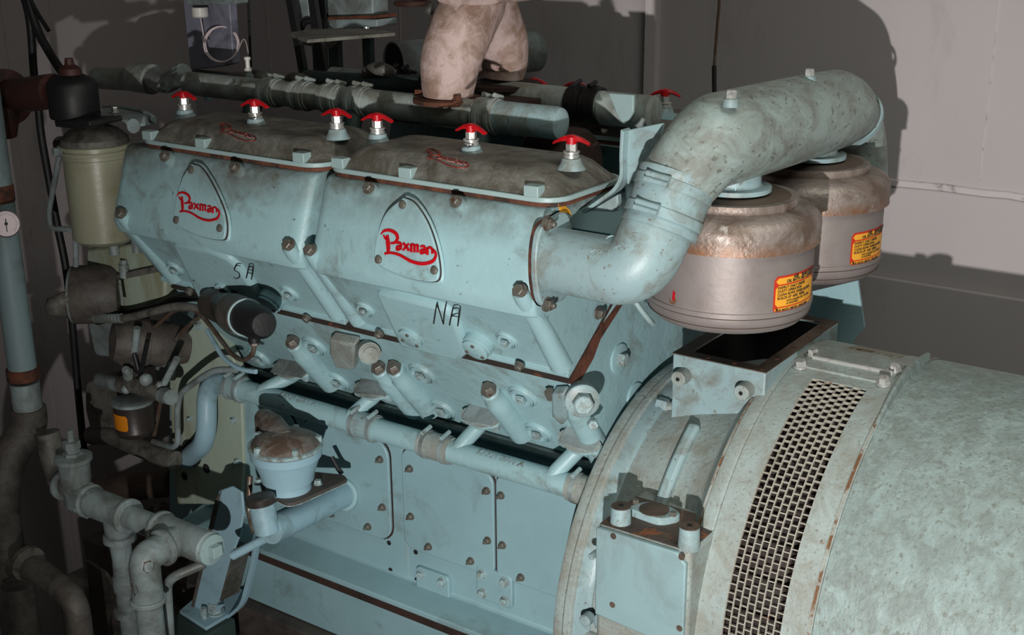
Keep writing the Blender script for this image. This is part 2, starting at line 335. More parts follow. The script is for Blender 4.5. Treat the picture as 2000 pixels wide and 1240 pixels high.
# block plugs, bosses and studs
def plug(px, py, r, name='core_plug', plane=PK, n=Nb, par=eng, sq=True, mt=None):
    p = plane(px, py)
    o = MB().lathe(p, n, [(-.012, r * 1.26), (.006, r * 1.2), (.009, r * 1.13), (.009, r * 1.07), (.000, r * 1.03), (.000, r * .99), (.009, r * .96), (.010, r * .88), (.0045, r * .8), (.0045, .001)], 36, caps=False).build(name, mt or M_block, par)
    if sq:
        b = .34 * r; u = XV; v = n.cross(u)
        MB().prism([p + n * .008 + u * b + v * b, p + n * .008 - u * b + v * b, p + n * .008 - u * b - v * b, p + n * .008 + u * b - v * b], n * .010).build('square_key', M_pbolt, o, bevel=.0015)
    return o
for px, py in ((825, 727), (865, 797), (1022, 772), (1052, 842), (615, 674), (660, 742), (507, 697), (455, 735)):
    plug(px, py, .029)
for i, (px, py) in enumerate(((575, 672), (742, 722), (772, 722), (957, 765))):
    p = PK(px, py, .015)
    b = MB().lathe(p, -Ub - Nb * .10, [(-.004, .0190), (.000, .0225), (.028, .0235), (.034, .0275), (.07, .0285), (.12, .030), (.19, .032)], 22).build('stud_boss', M_block, eng)
    MB().lathe(p + Ub * .004, Ub, [(-.01, .0190), (.008, .0190), (.011, .0165), (.014, .0160), (.018, .013)], 6).build('stud_cap', M_bolt, b)
    MB().lathe(p + Ub * .0175, Ub, [(0, .0085), (.0015, .0080)], 12).build('stud_end', M_lid, b)
# lifting strap and hose union
p = PK(722, 690, .03)
o = MB().lathe(p, Vector((.75, -.6, .1)), [(-.03, .026), (0, .026), (.002, .021), (.004, .021), (.005, .017), (.010, .017), (.012, .007), (.012, .001)], 28, caps=False).build('round_union', M_house, eng)
MB().prism([PK(655, 645, .002), PK(705, 655, .002), PK(703, 705, .002), PK(668, 700, .002), PK(655, 672, .002)], Nb * .03).build('union_body', M_house, eng, bevel=.006)
# big bolted union at the near end of the bank
p = PK(1138, 785, .025); d = Vector((.62, -.78, .02)).normalized()
o = MB().lathe(p - d * .03, d, [(-.02, .030), (.0, .034), (.006, .034), (.008, .030), (.016, .030), (.018, .036), (.026, .036), (.028, .033)], 28).build('banjo_union', M_duct, eng)
MB().hexbolt(p, d, .022, .022, False).build('union_bolt', M_pbolt, o)
MB().hexbolt(PK(1157, 826, .03), d, .012, .016, False).build('union_bolt', M_pbolt, o)
MB().prism([PK(1087, 752, .004), PK(1112, 750, .004), PK(1120, 800, .004), PK(1108, 812, .004), PK(1088, 795, .004)], Nb * .028).build('union_lug', M_duct, o, bevel=.006)
MB().hexbolt(PK(1078, 775, .02), Ub, .012, .02, False).build('lug_bolt', M_bolt, o)
# end face plugs
for px, py in ((1208, 700), (1239, 775)):
    p = onX(px, py, XE); o = MB().lathe(p, XV, [(-.004, .034), (.004, .034), (.005, .031), (.005, .001)], 32, caps=False).build('core_plug', M_block, eng)
    MB().lathe(p, XV, [(0, .0155), (.018, .0155), (.020, .013)], 6, a0=.2).build('plug_hexagon', M_pbolt, o)
for px, py in ((1168, 612),):
    p = onX(px, py, XE + .006); MB().hexbolt(p, XV, .010, .012).build('end_bolt', M_bolt, eng)
# ------------------------------------------------------------------ heads with rocker boxes
def head(xa, xb, s=1):
    """s=1 near bank, s=-1 far bank (mirrored about the crank plane)"""
    def W(v): return Vector((v.x, YC + (v.y - YC) * s, v.z))
    prof = [(1.977, 1.186), (1.965, 1.183), (1.955, 1.174), (1.949, 1.158), (1.901, 1.020), (1.900, 1.008), (1.909, .984), (1.925, .975), (2.041, .831), (2.036, .826), (2.041, .818), (2.273, .972), (2.19, 1.03), (2.06, 1.06), (2.035, 1.150), (2.08, 1.168), (2.14, 1.180), (2.262, 1.1835), (2.262, 1.186)]
    R = []
    for x, e in [(xa, .024), (xa + .004, .014), (xa + .010, .007), (xa + .020, .002), (xa + .034, 0), (xb - .034, 0), (xb - .020, .002), (xb - .010, .006), (xb - .004, .011), (xb, .017)]:
        R.append([W(Vector((x, y + (e if y < 1.99 and z > .97 else 0), z))) for y, z in prof])
    mb = MB().rings(R)
    return mb.build('cylinder_head', M_headp, eng, bevel=.006, seg=3)
def recess(h, polyf, d):
    pass
H = [head(-1.886, XE), head(-2.55, -1.912)]
FH = [head(-1.80, -1.21, -1), head(-2.42, -1.815, -1)]
def head_details(h, dx, pts):
    """pts: measured pixels of this head's own details"""
    # band below the box face
    for px, py in pts['topbolts']:
        p = PF(px, py, .004)
        b = MB().lathe(p + ZV * -.006, Vector((0, -.75, .55)), [(-.03, .019), (.004, .0155)], 20).build('bolt_boss', M_headp, h)
        MB().hexbolt(p + Vector((0, -.004, -.002)), Vector((0, -.75, .55)), .0105, .009).build('bolt', M_bolt, b)
    for px, py in pts['ribs']:
        p = PF(px, py, .0)
        r = MB().tube([p - Ub * -.010 + Nf * .002, p - Ub * .02, p - Ub * .045 - Nb * .004, p - Ub * .11 - Nb * .006, p - Ub * .232 - Nb * .004], [.0165, .019, .021, .023, .025], 10).build('stud_rib', M_headp, h)
        MB().hexbolt(p + Ub * .012, Ub + Vector((0, -.5, 0)), .0125, .010).build('bolt', M_bolt, r)
    # triangular inspection plate
    T = pts['tri']; poly = smooth_path([PF(x, y, .012) for x, y in T] + [PF(*T[0], .012)], 6)[:-1]
    back = [PF(x, y, -.012) for x, y in T]; cx = sum((v for v in poly), Vector()) / len(poly)
    bpoly = [cx + (v - cx) * 1.07 for v in poly]
    MB().prism([v - Nf * .013 for v in bpoly], Nf * .009).build('plate_seat', M_headp, h, bevel=.004)
    MB().prism([cx + (v - cx) * 1.015 - Nf * .0045 for v in poly], Nf * .003).build('plate_gasket', M_rustd, h)
    t = MB().prism([v - Nf * .002 for v in poly], Nf * .007).build('triangular_plate', M_headp, h, bevel=.002)
    for px, py in pts['tribolts']: MB().lathe(PF(px, py, .017), Nf, [(-.001, .0085), (.004, .0085), (.006, .005)], 16).build('screw', M_bolt, t)
    script(pts['script'], t, M_red, 1.0, plane=lambda x, y: PF(x, y, .0178), n=Nf)
    # pod that narrows from the plate to the round cover
    q = pts['pod']; MB().prism([PK(x, y, -.03) for x, y in pts['podpoly']], Nb * .040).build('port_casing', M_headp, h, bevel=.014, seg=3); top = [PK(*v, .012) for v in q[0]]; bot = [PK(*v, .010) for v in q[1]]
    A = [PF(*v, .004) for v in q[0]]
    mb = MB(); L0, R0 = A; L1, R1 = bot
    mb.add([L0, R0, R1, L1, L0 - Nf * .05 + YV * .05, R0 - Nf * .05 + YV * .05, R1 - Nb * .05, L1 - Nb * .05], [(0, 1, 2, 3), (4, 5, 6, 7), (0, 1, 5, 4), (1, 2, 6, 5), (2, 3, 7, 6), (3, 0, 4, 7)])
    mb.build('port_pod', M_headp, h, bevel=.012, seg=3)
    for (px, py), r in pts['covers']:
        p = PK(px, py, .010)
        c = MB().lathe(p, Nb, [(-.04, r * 1.12), (.0, r * 1.10), (.001, r * 1.03), (.000, r * 1.03), (.000, r), (.008, r), (.009, r * .95), (.009, .001)], 36, caps=False).build('round_cover', M_headp, h)
        for k in range(3):
            a = math.radians(75 + 120 * k); u = XV; v = Nb.cross(u)
            MB().lathe(p + (u * math.cos(a) + v * math.sin(a)) * r * .72 + Nb * .008, Nb, [(0, .005), (.004, .0045)], 6).build('screw', M_bolt, c)
    for px, py in pts['plugs']: plug(px, py, .021, 'core_plug', plane=lambda a_, b_: PK(a_, b_, -.010), par=h, mt=M_headp)
    for px, py in pts['lowbolts']: MB().hexbolt(PK(px, py, .002), Nb, .009, .009).build('bolt', M_bolt, h)
def stroke(pts, wid, plane, n, mb, th=.0016):
    """flat painted stroke of varying width along pixels"""
    P = smooth_path([plane(*p) for p in pts], 6); k = len(P); A = []; B = []
    ws = [wid[min(len(wid) - 1, int(i / (k - 1) * (len(wid) - 1)))] * (1 - ((i / (k - 1) * (len(wid) - 1)) % 1)) + wid[min(len(wid) - 1, int(i / (k - 1) * (len(wid) - 1)) + 1)] * ((i / (k - 1) * (len(wid) - 1)) % 1) for i in range(k)]
    for i, p in enumerate(P):
        t = (P[min(i + 1, k - 1)] - P[max(i - 1, 0)]).normalized(); s = n.cross(t).normalized() * ws[i] / 2
        A.append(p + s); B.append(p - s)
    mb.rings([[a, b, b + n * th, a + n * th] for a, b in zip(A, B)])
def script(T, parent, mt, k, plane, n, name='script_badge'):
    """the red script word; glyph strokes drawn in the 0..104 x 0..70 box, T maps it to pixels"""
    ox, oy, sx, sy, shx, shy = T
    f = lambda x, y: plane(ox + x * sx + y * shx, oy + y * sy + x * shy)
    W = .0011 * sx / 1.0
    mb = MB()
    def st(pts, *w): stroke(pts, [v * W for v in w], f, n, mb)
    st([(2, 12), (8, 5), (18, 3), (29, 8), (33, 18), (28, 27), (20, 29)], 1.5, 4.5, 5.5, 6.5, 6.5, 5, 3)
    st([(14, 13), (15, 26), (16, 40), (15, 49)], 6, 9, 8, 5)
    st([(7, 13), (11, 20), (15, 20)], 3, 4, 3)
    st([(9, 50), (22, 48), (38, 52), (58, 63), (78, 67), (96, 62), (103, 52), (102, 42), (96, 36)], 4, 4.5, 5, 5.5, 6, 6, 5.5, 4.5, 3.5)
    W *= 1.28
    # a x m a n
    st([(31, 28), (37, 27), (39, 31), (39, 41)], 3, 3.5, 4.5, 3.5); st([(39, 33), (32, 36), (33, 41), (39, 39)], 2.5, 4, 4, 2.5)
    st([(43, 27), (49, 34), (54, 42)], 3.5, 4.5, 3.5); st([(54, 28), (48, 35), (43, 42)], 3, 3, 3)
    for x in (58, 64, 70): st([(x, 30), (x, 38), (x, 45)], 4, 4, 4)
    st([(56, 31), (61, 29), (65, 31)], 3, 3, 3); st([(64, 32), (69, 30), (72, 33)], 3, 3, 3)
    st([(75, 33), (81, 32), (83, 36), (83, 47)], 3, 3.5, 4.5, 3.5); st([(83, 38), (76, 41), (77, 46), (83, 44)], 2.5, 4, 4, 2.5)
    st([(88, 35), (88, 42), (88, 49)], 4, 4, 4); st([(87, 36), (93, 34), (97, 38), (97, 46)], 3, 3.5, 4, 4)
    return mb.build(name, mt, parent)
def sc(px, py, pts, base=None):  return pts
head_details(H[0], 0, dict(
    topbolts=[(723, 365), (893, 391)], ribs=[(611, 497), (1020, 577)],
    tri=[(790, 386), (812, 398), (838, 440), (856, 500), (856, 546), (822, 548), (780, 536), (737, 512), (737, 470), (755, 418)],
    tribolts=[(787, 400), (740, 507), (849, 528)], script=(742, 446, 1.06, .98, 0, .045),
    pod=[((752, 535), (822, 546)), ((786, 650), (826, 660))], podpoly=[(748, 545), (800, 552), (884, 572), (905, 592), (932, 662), (914, 682), (796, 652)],
    covers=[((803, 658), .029), ((930, 680), .030)], plugs=[(714, 601), (991, 661)], lowbolts=[(741, 651), (1015, 713)]))
head_details(H[1], 0, dict(
    topbolts=[(325, 303), (461, 325)], ribs=[(569, 487), (243, 425)],
    tri=[(376, 320), (394, 328), (418, 366), (440, 420), (441, 462), (425, 468), (385, 458), (345, 436), (345, 400), (357, 352)],
    tribolts=[(374, 332), (345, 430), (430, 446)], script=(344, 373, .82, .80, 0, .05),
    pod=[((357, 450), (420, 462)), ((398, 550), (428, 558))], podpoly=[(352, 452), (420, 462), (462, 478), (486, 500), (530, 566), (520, 588), (402, 562)],
    covers=[((525, 592), .029), ((440, 566), .026)], plugs=[(343, 522), (567, 570)], lowbolts=[(600, 620), (372, 568)]))
# hand lettered marks
def letters(strokes, parent, plane, n, w=.0032):
    mb = MB()
    for s_ in strokes: stroke(s_, [w, w, w * .8], plane, n, mb, .0006)
    return mb.build('painted_letters', M_ink, parent)
letters([[(847, 632), (850, 612), (853, 594)], [(853, 594), (860, 612), (866, 633)], [(866, 633), (868, 612), (871, 594)],
         [(878, 635), (882, 614), (885, 602)], [(885, 602), (893, 601), (898, 604)], [(898, 604), (896, 620), (894, 637)], [(881, 617), (888, 617), (896, 619)]],
        H[0], lambda x, y: PK(x, y, .0100), Nb)
letters([[(470, 520), (462, 518), (458, 527), (466, 532), (468, 540), (461, 544), (456, 540)],
         [(481, 543), (484, 530), (486, 521)], [(486, 521), (492, 520), (494, 524)], [(494, 524), (493, 535), (491, 546)], [(483, 532), (488, 533), (493, 534)]],
        H[1], lambda x, y: PK(x, y, .0100), Nb)
# flat letter panels of the heads (where the hand lettering sits)
for h, q in ((H[0], [(838, 570), (885, 580), (920, 640), (905, 655), (832, 640), (828, 600)]), (H[1], [(425, 495), (500, 512), (520, 545), (500, 560), (430, 548)])):
    pass
for o in bpy.data.objects:
    pass
MB().prism([onX(x, y, XE + .0002) for x, y in ((1090, 398), (1094, 418), (1108, 415), (1116, 420), (1112, 410), (1098, 396))], XV * .0006).build('yellow_paint_mark', M_yellow, H[0])
# rocker covers ------------------------------------------------------
def knob(px, py, X, y, zb, s=1):
    """red wing knob on threaded stem; a part group under the cover"""
def cover(xa, xb, ya, yb, label, knobs, badge, near=True):
    t = empty('rocker_cover', ((xa + xb) / 2, (ya + yb) / 2, 1.186), label, 'engine cover')
    cx, cy = (xa + xb) / 2, (ya + yb) / 2; w, d = xb - xa, yb - ya
    def rg(z, i, r, ie=None): 
        ie = i if ie is None else ie
        return [Vector((cx + u, cy + v, z)) for u, v in rrect(w - 2 * ie, d - 2 * i, r)]
    MB().rings([rg(1.186, .004, .05), rg(1.195, .004, .05)]).build('gasket', M_rust, t)
    MB().rings([rg(1.195, 0, .055), rg(1.205, 0, .055)]).build('rim', M_rail, t, bevel=.0015)
    MB().rings([rg(1.205, .007, .05), rg(1.212, .014, .045, .02), rg(1.238, .035, .04, .05), rg(1.247, .05, .03, .07), rg(1.250, .07, .02, .1)]).build('lid', M_cover, t, sharp=55)
    for f in ((.07, .38, .9) if near else ()):
        x = xa + w * f; MB().prism([(x - .017, ya + .001, 1.204), (x + .017, ya + .001, 1.204), (x + .017, ya + .001, 1.226), (x - .017, ya + .001, 1.226)], (0, .026, 0)).build('rim_lug', M_rail, t, bevel=.002)
    for x in knobs:
        y = cy - .02 if near else cy
        k = MB().lathe((x, y, 1.241), ZV, [(0, .030), (.012, .022), (.022, .019), (.023, .012)], 24).build('knob_boss', M_duct, t)
        MB().lathe((x, y, 1.266), ZV, [(-.002, .016), (.003, .016), (.004, .0145), (.007, .0145), (.008, .017), (.0105, .017)], 24).build('washer', M_steel, k)
        MB().lathe((x, y, 1.276), ZV, [(-.001, .0115), (.016, .0115)], 6).build('nut', M_steel, k)
        a = random.uniform(-.25, .35); kn = MB(); R = []
        for i in range(13):
            f = -1 + i / 6; wd = .0045 + .005 * (1 - abs(f)) ** .6 + .004 * max(0, abs(f) - .5) * 2; hz = 1.303 - .011 * f * f; th = .0028 + .0035 * (1 - abs(f)) ** 1.2
            c = Vector((x + math.cos(a) * f * .037, y + math.sin(a) * f * .037, hz)); sd = Vector((-math.sin(a), math.cos(a), 0)) * wd
            R.append([c + sd, c + sd * .6 + ZV * th, c - sd * .6 + ZV * th, c - sd, c - sd * .6 - ZV * th, c + sd * .6 - ZV * th])
        kn.rings(R); kn.lathe((x, y, 1.291), ZV, [(0, .0105), (.014, .0115), (.017, .008)], 20)
        kn.build('wing_knob', M_red if near else M_red, t, sharp=50)
    if badge:
        script(badge, t, M_badge, 1, plane=lambda x, y: onZ(x, y, 1.2505), n=ZV, name='cast_badge')
    return t
cover(-1.893, -1.287, 1.972, 2.252, 'grimy rocker cover on the near bank, the right one beside the intake elbow', (-1.330, -1.578, -1.835), (832, 288, .85, .40, -.12, .16))
cover(-2.512, -1.905, 1.972, 2.252, 'grimy grey rocker cover, left cover on the near bank above the box marked S A', (-1.955, -2.215, -2.462), (428, 238, .75, .36, -.12, .16))
cover(-1.80, -1.20, 2.608, 2.888, 'far bank rocker cover on the right, mostly hidden behind the dark top pipe', (-1.245, -1.478, -1.735), None, False)
cover(-2.42, -1.815, 2.608, 2.888, 'far bank rocker cover on the left, hidden behind the pink exhaust', (-1.865, -2.1, -2.36), None, False)
# ================================================================== coolant manifold along the near side
YP, ZP, RP = 2.115, .5345, .0272
def pp(px, py): return onY(px, py, YP)
man = empty('coolant_manifold', (-1.8, YP, ZP - RP), 'long blue-grey coolant pipe with hose clips running along the near side of the engine', 'pipe')
xa, xb = pp(465, 760).x, pp(1135, 955).x
xj1, xj2, xj3 = pp(715, 830).x, pp(855, 872).x, pp(1140, 958).x
MB().cyl((xa, YP, ZP), (xj1 - .008, YP, ZP), RP, n=32).build('pipe_section', M_paint, man)
MB().cyl((xj1 + .01, YP, ZP), (xj2 - .006, YP, ZP), RP, n=32).build('pipe_section', M_paint, man)
MB().cyl((xj2 + .006, YP, ZP), (xj3, YP, ZP), RP, n=32).build('pipe_section', M_paint, man)
def clip(c, ax, r, par, up=Vector((0, -.2, 1)), w=.010, mt=None):
    c = Vector(c); ax = Vector(ax).normalized()
    k = MB().lathe(c - ax * w / 2, ax, [(0, r), (0, r + .0025), (w, r + .0025), (w, r)], 32, caps=False).build('hose_clip', mt or M_fit, par, sharp=25)
    up = Vector(up); up = (up - ax * up.dot(ax)).normalized(); t = ax.cross(up)
    MB().cyl(c + up * (r + .007) - t * .018, c + up * (r + .007) + t * .014, .0055, n=12).build('clip_screw', mt or M_pbolt, k)
    return k
for xj, col in ((xj1, M_duct), (xj2, M_house), (xj3 + .012, M_house)):
    w_ = .045 if xj != xj1 else .038
    h = MB().lathe((xj - w_, YP, ZP), XV, [(0, RP), (0, RP + .005), (2 * w_ * .98, RP + .005), (2 * w_ * .98, RP)], 32, caps=False).build('hose', col, man, sharp=25)
    for s_ in (-.028, .028): clip((xj + s_, YP, ZP), XV, RP + .005, h)
# S bend at the far end
q = [pp(480, 765), onY(425, 742, YP), onY(398, 772, YP - .005), onY(399, 850, YP - .01), onY(388, 880, YP + .02), onY(374, 897, YP + .06)]
MB().tube(fillet([Vector((xa + .03, YP, ZP)), Vector((onY(404, 744, YP).x, YP, ZP)), onY(404, 862, YP - .03), onY(362, 898, 2.15)], [.07, .07], 10), .0272, 28).build('bend', M_bluepipe, man)
h = MB().cyl((xa - .035, YP, ZP), (xa + .025, YP, ZP), RP + .006, n=32).build('hose', M_duct, man, bevel=.003)
for s_ in (-.022, .014): clip((xa + s_, YP, ZP), XV, RP + .006, h)
# branches with three cornered flanges on the bank
for (px, py), A_, L_, R_ in (((516, 775), (560, 703), (527, 731), (590, 743)), ((688, 815), (717, 745), (685, 771), (753, 782)), ((898, 868), (931, 798), (895, 823), (962, 841)), ((1082, 922), (1120, 846), (1085, 868), (1160, 893))):
    A, L1_, R1_ = PK(*A_), PK(L_[0], L_[1] - 4, .046), PK(R_[0], R_[1] - 4, .046)
    L0, R0 = L1_ - Nb * .046, R1_ - Nb * .046
    # wedge shaped port boss on the bank, dirty on top, and the clamped flange under it
    out = Nb * .026; dn = -Ub
    out = Nb * .046
    MB().add([A - Nb * .01, L0 - Nb * .01, R0 - Nb * .01, A + Nb * .004, L0 + out, R0 + out], [(0, 1, 2), (3, 5, 4), (0, 3, 4, 1), (1, 4, 5, 2), (2, 5, 3, 0)]).build('port_boss', M_fit, eng, bevel=.006, seg=3)
    c = (L0 + R0) / 2 + Nb * .026; hw = (R0 - L0) / 2
    poly = roundpoly([c - hw * 1.05 - Nb * .016, c + hw * 1.05 - Nb * .016, c + hw * 1.08 + Nb * .008, c + hw * .3 + Nb * .026, c - hw * .3 + Nb * .026, c - hw * 1.08 + Nb * .008], .010)
    MB().prism([v + dn * .001 for v in poly], dn * .003).build('flange_gasket', M_house, man)
    f_ = MB().prism([v + dn * .004 for v in poly], dn * .011).build('branch_flange', M_paint, man, bevel=.003)
    for s_ in (-.85, .85): MB().hexbolt(c + hw * s_ + dn * .014 + Nb * .006, dn, .009, .011).build('bolt', M_pbolt, f_)
    x_ = pp(px, py).x; a = Vector((x_, YP + .006, ZP)); b = c + dn * .014
    MB().tube(smooth_path([a, a + ZV * .016 - YV * .006, b + dn * .016 - XV * .008, b], 6), .0185, 20).build('branch', M_paint, man)
# cast lettering standing proud of the pipe
def cast_text(string, p, par, mt, c0, ax, r, size, name='cast_lettering', th=.0018, ang=0.0):
    """raised letters wrapped on a round pipe: c0 point on axis, ax direction, letters centred on direction p"""
    mb = text(string, None, None, None, (0, 0, 0), (1, 0, 0), (0, 1, 0), size, .0001, .0006)
    ax = Vector(ax).normalized(); up = (Vector(p) - ax * Vector(p).dot(ax)).normalized(); side = ax.cross(up)
    if side.z < 0: side = -side
    out = MB(); vs = []
    for v in mb.v:
        a = v.y / r + ang; rad = r + (th if v.z > 0 else -.0005)
        vs.append(Vector(c0) + ax * v.x + (up * math.cos(a) + side * math.sin(a)) * rad)
    out.add(vs, mb.f); return out.build(name, mt, par, sharp=30)
cast_text('KRRN 2001 A', Vector((0, -.62, .78)), man, M_duct, (pp(938, 890).x, YP, ZP), XV, RP, .022)
cast_text('KRRN 2001 A', Vector((0, -.62, .78)), man, M_duct, (pp(553, 788).x, YP, ZP), XV, RP, .022)
# ================================================================== air intake elbow and duct
R1 = .0625
duct = empty('air_intake_duct', (-1.045, YC, 1.09), 'fat blue-grey air intake duct arching over the two oil bath air filters', 'duct')
XD = -1.04; ZD = 1.325
path = fillet([(XE - .004, 1.968, 1.09), (-1.108, 1.968, 1.088), (-1.086, 2.02, 1.185)], [.13], 12)
n_ = len(path)
MB().tube(path + [Vector((-1.084, 2.026, 1.20))], [R1 * (1 + .10 * min(1, i / n_)) for i in range(n_ + 1)], 40).build('lower_elbow', M_duct, duct)
# flange on the head
p0 = Vector((XE, 1.968, 1.09))
poly = roundpoly([p0 + Vector((0, a, b)) for a, b in ((-.052, .075), (.04, .090), (.062, .05), (.062, -.05), (.04, -.092), (-.048, -.088), (-.066, -.03), (-.066, .03))], .03)
fl_ = MB().prism(poly, XV * .014).build('elbow_flange', M_duct, duct, bevel=.003)
MB().prism([p0 + (v - p0) * 1.02 - XV * .004 for v in poly], XV * .004).build('gasket', M_rust, fl_)
for a, b in ((-.030, .078), (-.030, -.083)): MB().hexbolt(p0 + Vector((.013, a, b)), XV, .0115, .011, True, .006).build('bolt', M_bolt, fl_)
# rubber sleeve painted over, with two clips
a = Vector((-1.088, 2.012, 1.165)); b = Vector((-1.074, 2.058, 1.262)); ax = (b - a).normalized()
sl = MB().lathe(a, ax, [(0, .068), (.001, .0735), (.010, .0735), (.014, .072), ((b - a).length - .012, .073), ((b - a).length - .008, .0745), ((b - a).length, .0745), ((b - a).length + .001, .069)], 44).build('sleeve', M_duct, duct)
for t in (.028, .082):
    k = MB().lathe(a + ax * (t - .009), ax, [(0, .0715), (0, .0752), (.018, .0752), (.018, .0715)], 44, caps=False).build('hose_clip', M_duct, sl, sharp=25)
    out = (-YV - XV * .02); out = (out - ax * out.dot(ax)).normalized(); sd = ax.cross(out); c = a + ax * t + out * .080
    for s_ in (-.0055, .0055): MB().cyl(c - out * .003 + ax * s_ - sd * .024, c - out * .003 + ax * s_ + sd * .024, .0055, n=12).build('clip_screw', M_duct, k)
# upper elbow, long duct over the filters, far elbow
P = fillet([b - ax * .02, (XD, 2.105, 1.320), (XD, 2.45, 1.308), (XD, 2.785, 1.296), (XD, 2.872, 1.22), (XD, 2.925, 1.06)], [.10, .2, .10, .05], 9)
rad = []
for p_ in P:
    y = p_.y; rad.append(.0665 + (.0895 - .0665) * max(0, min(1, (y - 2.03) / .13)) ** .8 if y < 2.7 else .0895 - .018 * max(0, min(1, (y - 2.72) / .1)))
MB().tube(P, rad, 44).build('duct_tube', M_ductup, duct)
MB().lathe((XD, 2.805, 1.272), Vector((0, .72, -.69)), [(0, .078), (.0, .083), (.012, .083), (.012, .078)], 40, caps=False).build('seam_band', M_duct, duct, sharp=25)
for y in (2.235, 2.628):
    o = MB().lathe((XD - .005, y, 1.195), ZV, [(.012, .074), (.021, .074), (.022, .058), (.026, .054), (.07, .052), (.13, .05)], 40).build('outlet_neck', M_duct, duct)
    for k in range(3): MB().prism([(XD - .005 + .057 * math.cos(t_), y + .057 * math.sin(t_), 1.218) for t_ in (4.2 + k * .5, 4.24 + k * .5)] + [(XD - .005 + .05 * math.cos(4.22 + k * .5), y + .05 * math.sin(4.22 + k * .5), 1.25)], (0, 0, .02)).build('neck_rib', M_paint, o)
for px, py, y in ((1428, 178, 2.10), (1580, 142, 2.52)):
    z = 1.306 + .088 if y > 2.2 else ZD + .078
    x = onY(px, py + 10, y).x
    o = MB().lathe((x, y, z - .012), ZV, [(0, .016), (.014, .014), (.016, .010)], 20).build('plug_boss', M_duct, duct)
    MB().hexbolt((x, y, z + .002), ZV, .0105, .016, False).build('duct_bolt', M_steel, o)
c_ = Vector((XE, 1.968, 1.09))
elbow_ = [o for o in duct.children if o.name.startswith('lower_elbow')][0]
from mathutils.bvhtree import BVHTree
off_ = WL[elbow_.name]; bv_ = BVHTree.FromPolygons([v.co + off_ for v in elbow_.data.vertices], [tuple(p.vertices) for p in elbow_.data.polygons])
def on_elbow(px, py):
    d = ray(px, py).normalized(); h = bv_.ray_cast(CAM, d); return h[0] - d * .0003
nrm_ = bv_.ray_cast(CAM, ray(1185, 485).normalized())[1]
if nrm_.dot(CAM - Vector((-1.2, 1.9, 1.1))) < 0: nrm_ = -nrm_
mb = MB()
for s_ in ([(1149, 500), (1153, 485)], [(1162, 486), (1152, 494), (1159, 500)], [(1165, 500), (1168, 486)], [(1168, 486), (1174, 487), (1173, 492), (1167, 493)], [(1178, 500), (1181, 486)], [(1187, 501), (1189, 487)], [(1179, 493), (1188, 494)],
           [(1203, 490), (1205, 479)], [(1205, 479), (1199, 487), (1208, 488)], [(1212, 478), (1209, 482), (1212, 487), (1216, 482), (1212, 478)], [(1218, 474), (1216, 479), (1220, 482), (1223, 476), (1218, 474)], [(1229, 476), (1226, 464)], [(1234, 463), (1239, 461), (1240, 466), (1236, 472), (1243, 470)]):
    P3 = [on_elbow(*q_) for q_ in s_]
    mb.tube(P3 if len(P3) < 3 else smooth_path(P3, 4), .0011, 6)
mb.build('cast_lettering', M_duct, duct)
MB().lathe(on_elbow(1192, 467), nrm_, [(-.003, .0095), (.002, .0095), (.002, .0075), (.0003, .0072)], 24, caps=False).build('cast_mark', M_duct, duct)
# ================================================================== oil bath filters
def bend_on(mb, c, r, a0, th=0.0):
    """wrap flat x,y geometry on a vertical cylinder; x runs to the right as seen from outside"""
    out = MB(); vs = []
    for v in mb.v:
        a = a0 + v.x / r; R_ = r + v.z + th; vs.append(Vector((c[0] + R_ * math.cos(a), c[1] + R_ * math.sin(a), c[2] + v.y)))
    return out.add(vs, mb.f)
def grid_plate(x0, y0, x1, y1, z, nx=16, r=.004):
    mb = MB(); n = nx
    R = []
    for i in range(n + 1):
        x = x0 + (x1 - x0) * i / n; e = min(x - x0, x1 - x); k = r - math.sqrt(max(0, r * r - max(0, r - e) ** 2)) if e < r else 0
        R.append([Vector((x, y0 + k, z - .0004)), Vector((x, y1 - k, z - .0004)), Vector((x, y1 - k, z)), Vector((x, y0 + k, z))])
    return mb.rings(R)
def wrap_label(par, c, r, a0, W_, H_):
    o = bend_on(grid_plate(0, 0, W_, H_, .0006, 20, .008), c, r, a0).build('warning_label', M_labred, par)
    m_ = .004
    mb = MB(); 
    for (y0, y1) in ((H_ * .78, H_ - m_), (H_ * .17, H_ * .74), (m_, H_ * .135)):
        g = grid_plate(m_, y0, W_ - m_, y1, .0011, 20, .006); mb.add(g.v, g.f)
    bend_on(mb, c, r, a0).build('label_field', M_yellow, o)
    mb = MB()
    def ln(s_, x, y, sz, b=.0002):
        t = text(s_, None, None, None, (x, y, .0014), (1, 0, 0), (0, 1, 0), sz, .0002, b); mb.add(t.v, t.f)
    ln('AIR', W_ * .36, H_ * .885, .010); ln('MAINTENANCE', W_ * .55, H_ * .885, .009); ln('OIL BATH AIR CLEANER', W_ * .22, H_ * .80, .0085, .0002)
    for k, (s_) in enumerate(('INSPECT DAILY UNDER', 'DUSTY OPERATION', 'CLEAN BOWL WHEN SLUDGE', 'BUILDS UP  AND  REFILL')): ln(s_, .008, H_ * (.655 - .095 * k), .0072, .0001)
    ln('WITH ENGINE OIL TO LEVEL', .03, H_ * .28, .0058, .0); ln('AS REQUIRED', .03, H_ * .21, .0055, .0)
    ln('AIR MAZE LIMITED  ENGLAND', .008, H_ * .05, .0066, .0001)
    bend_on(mb, c, r, a0, .0002).build('label_print', M_ink, o)
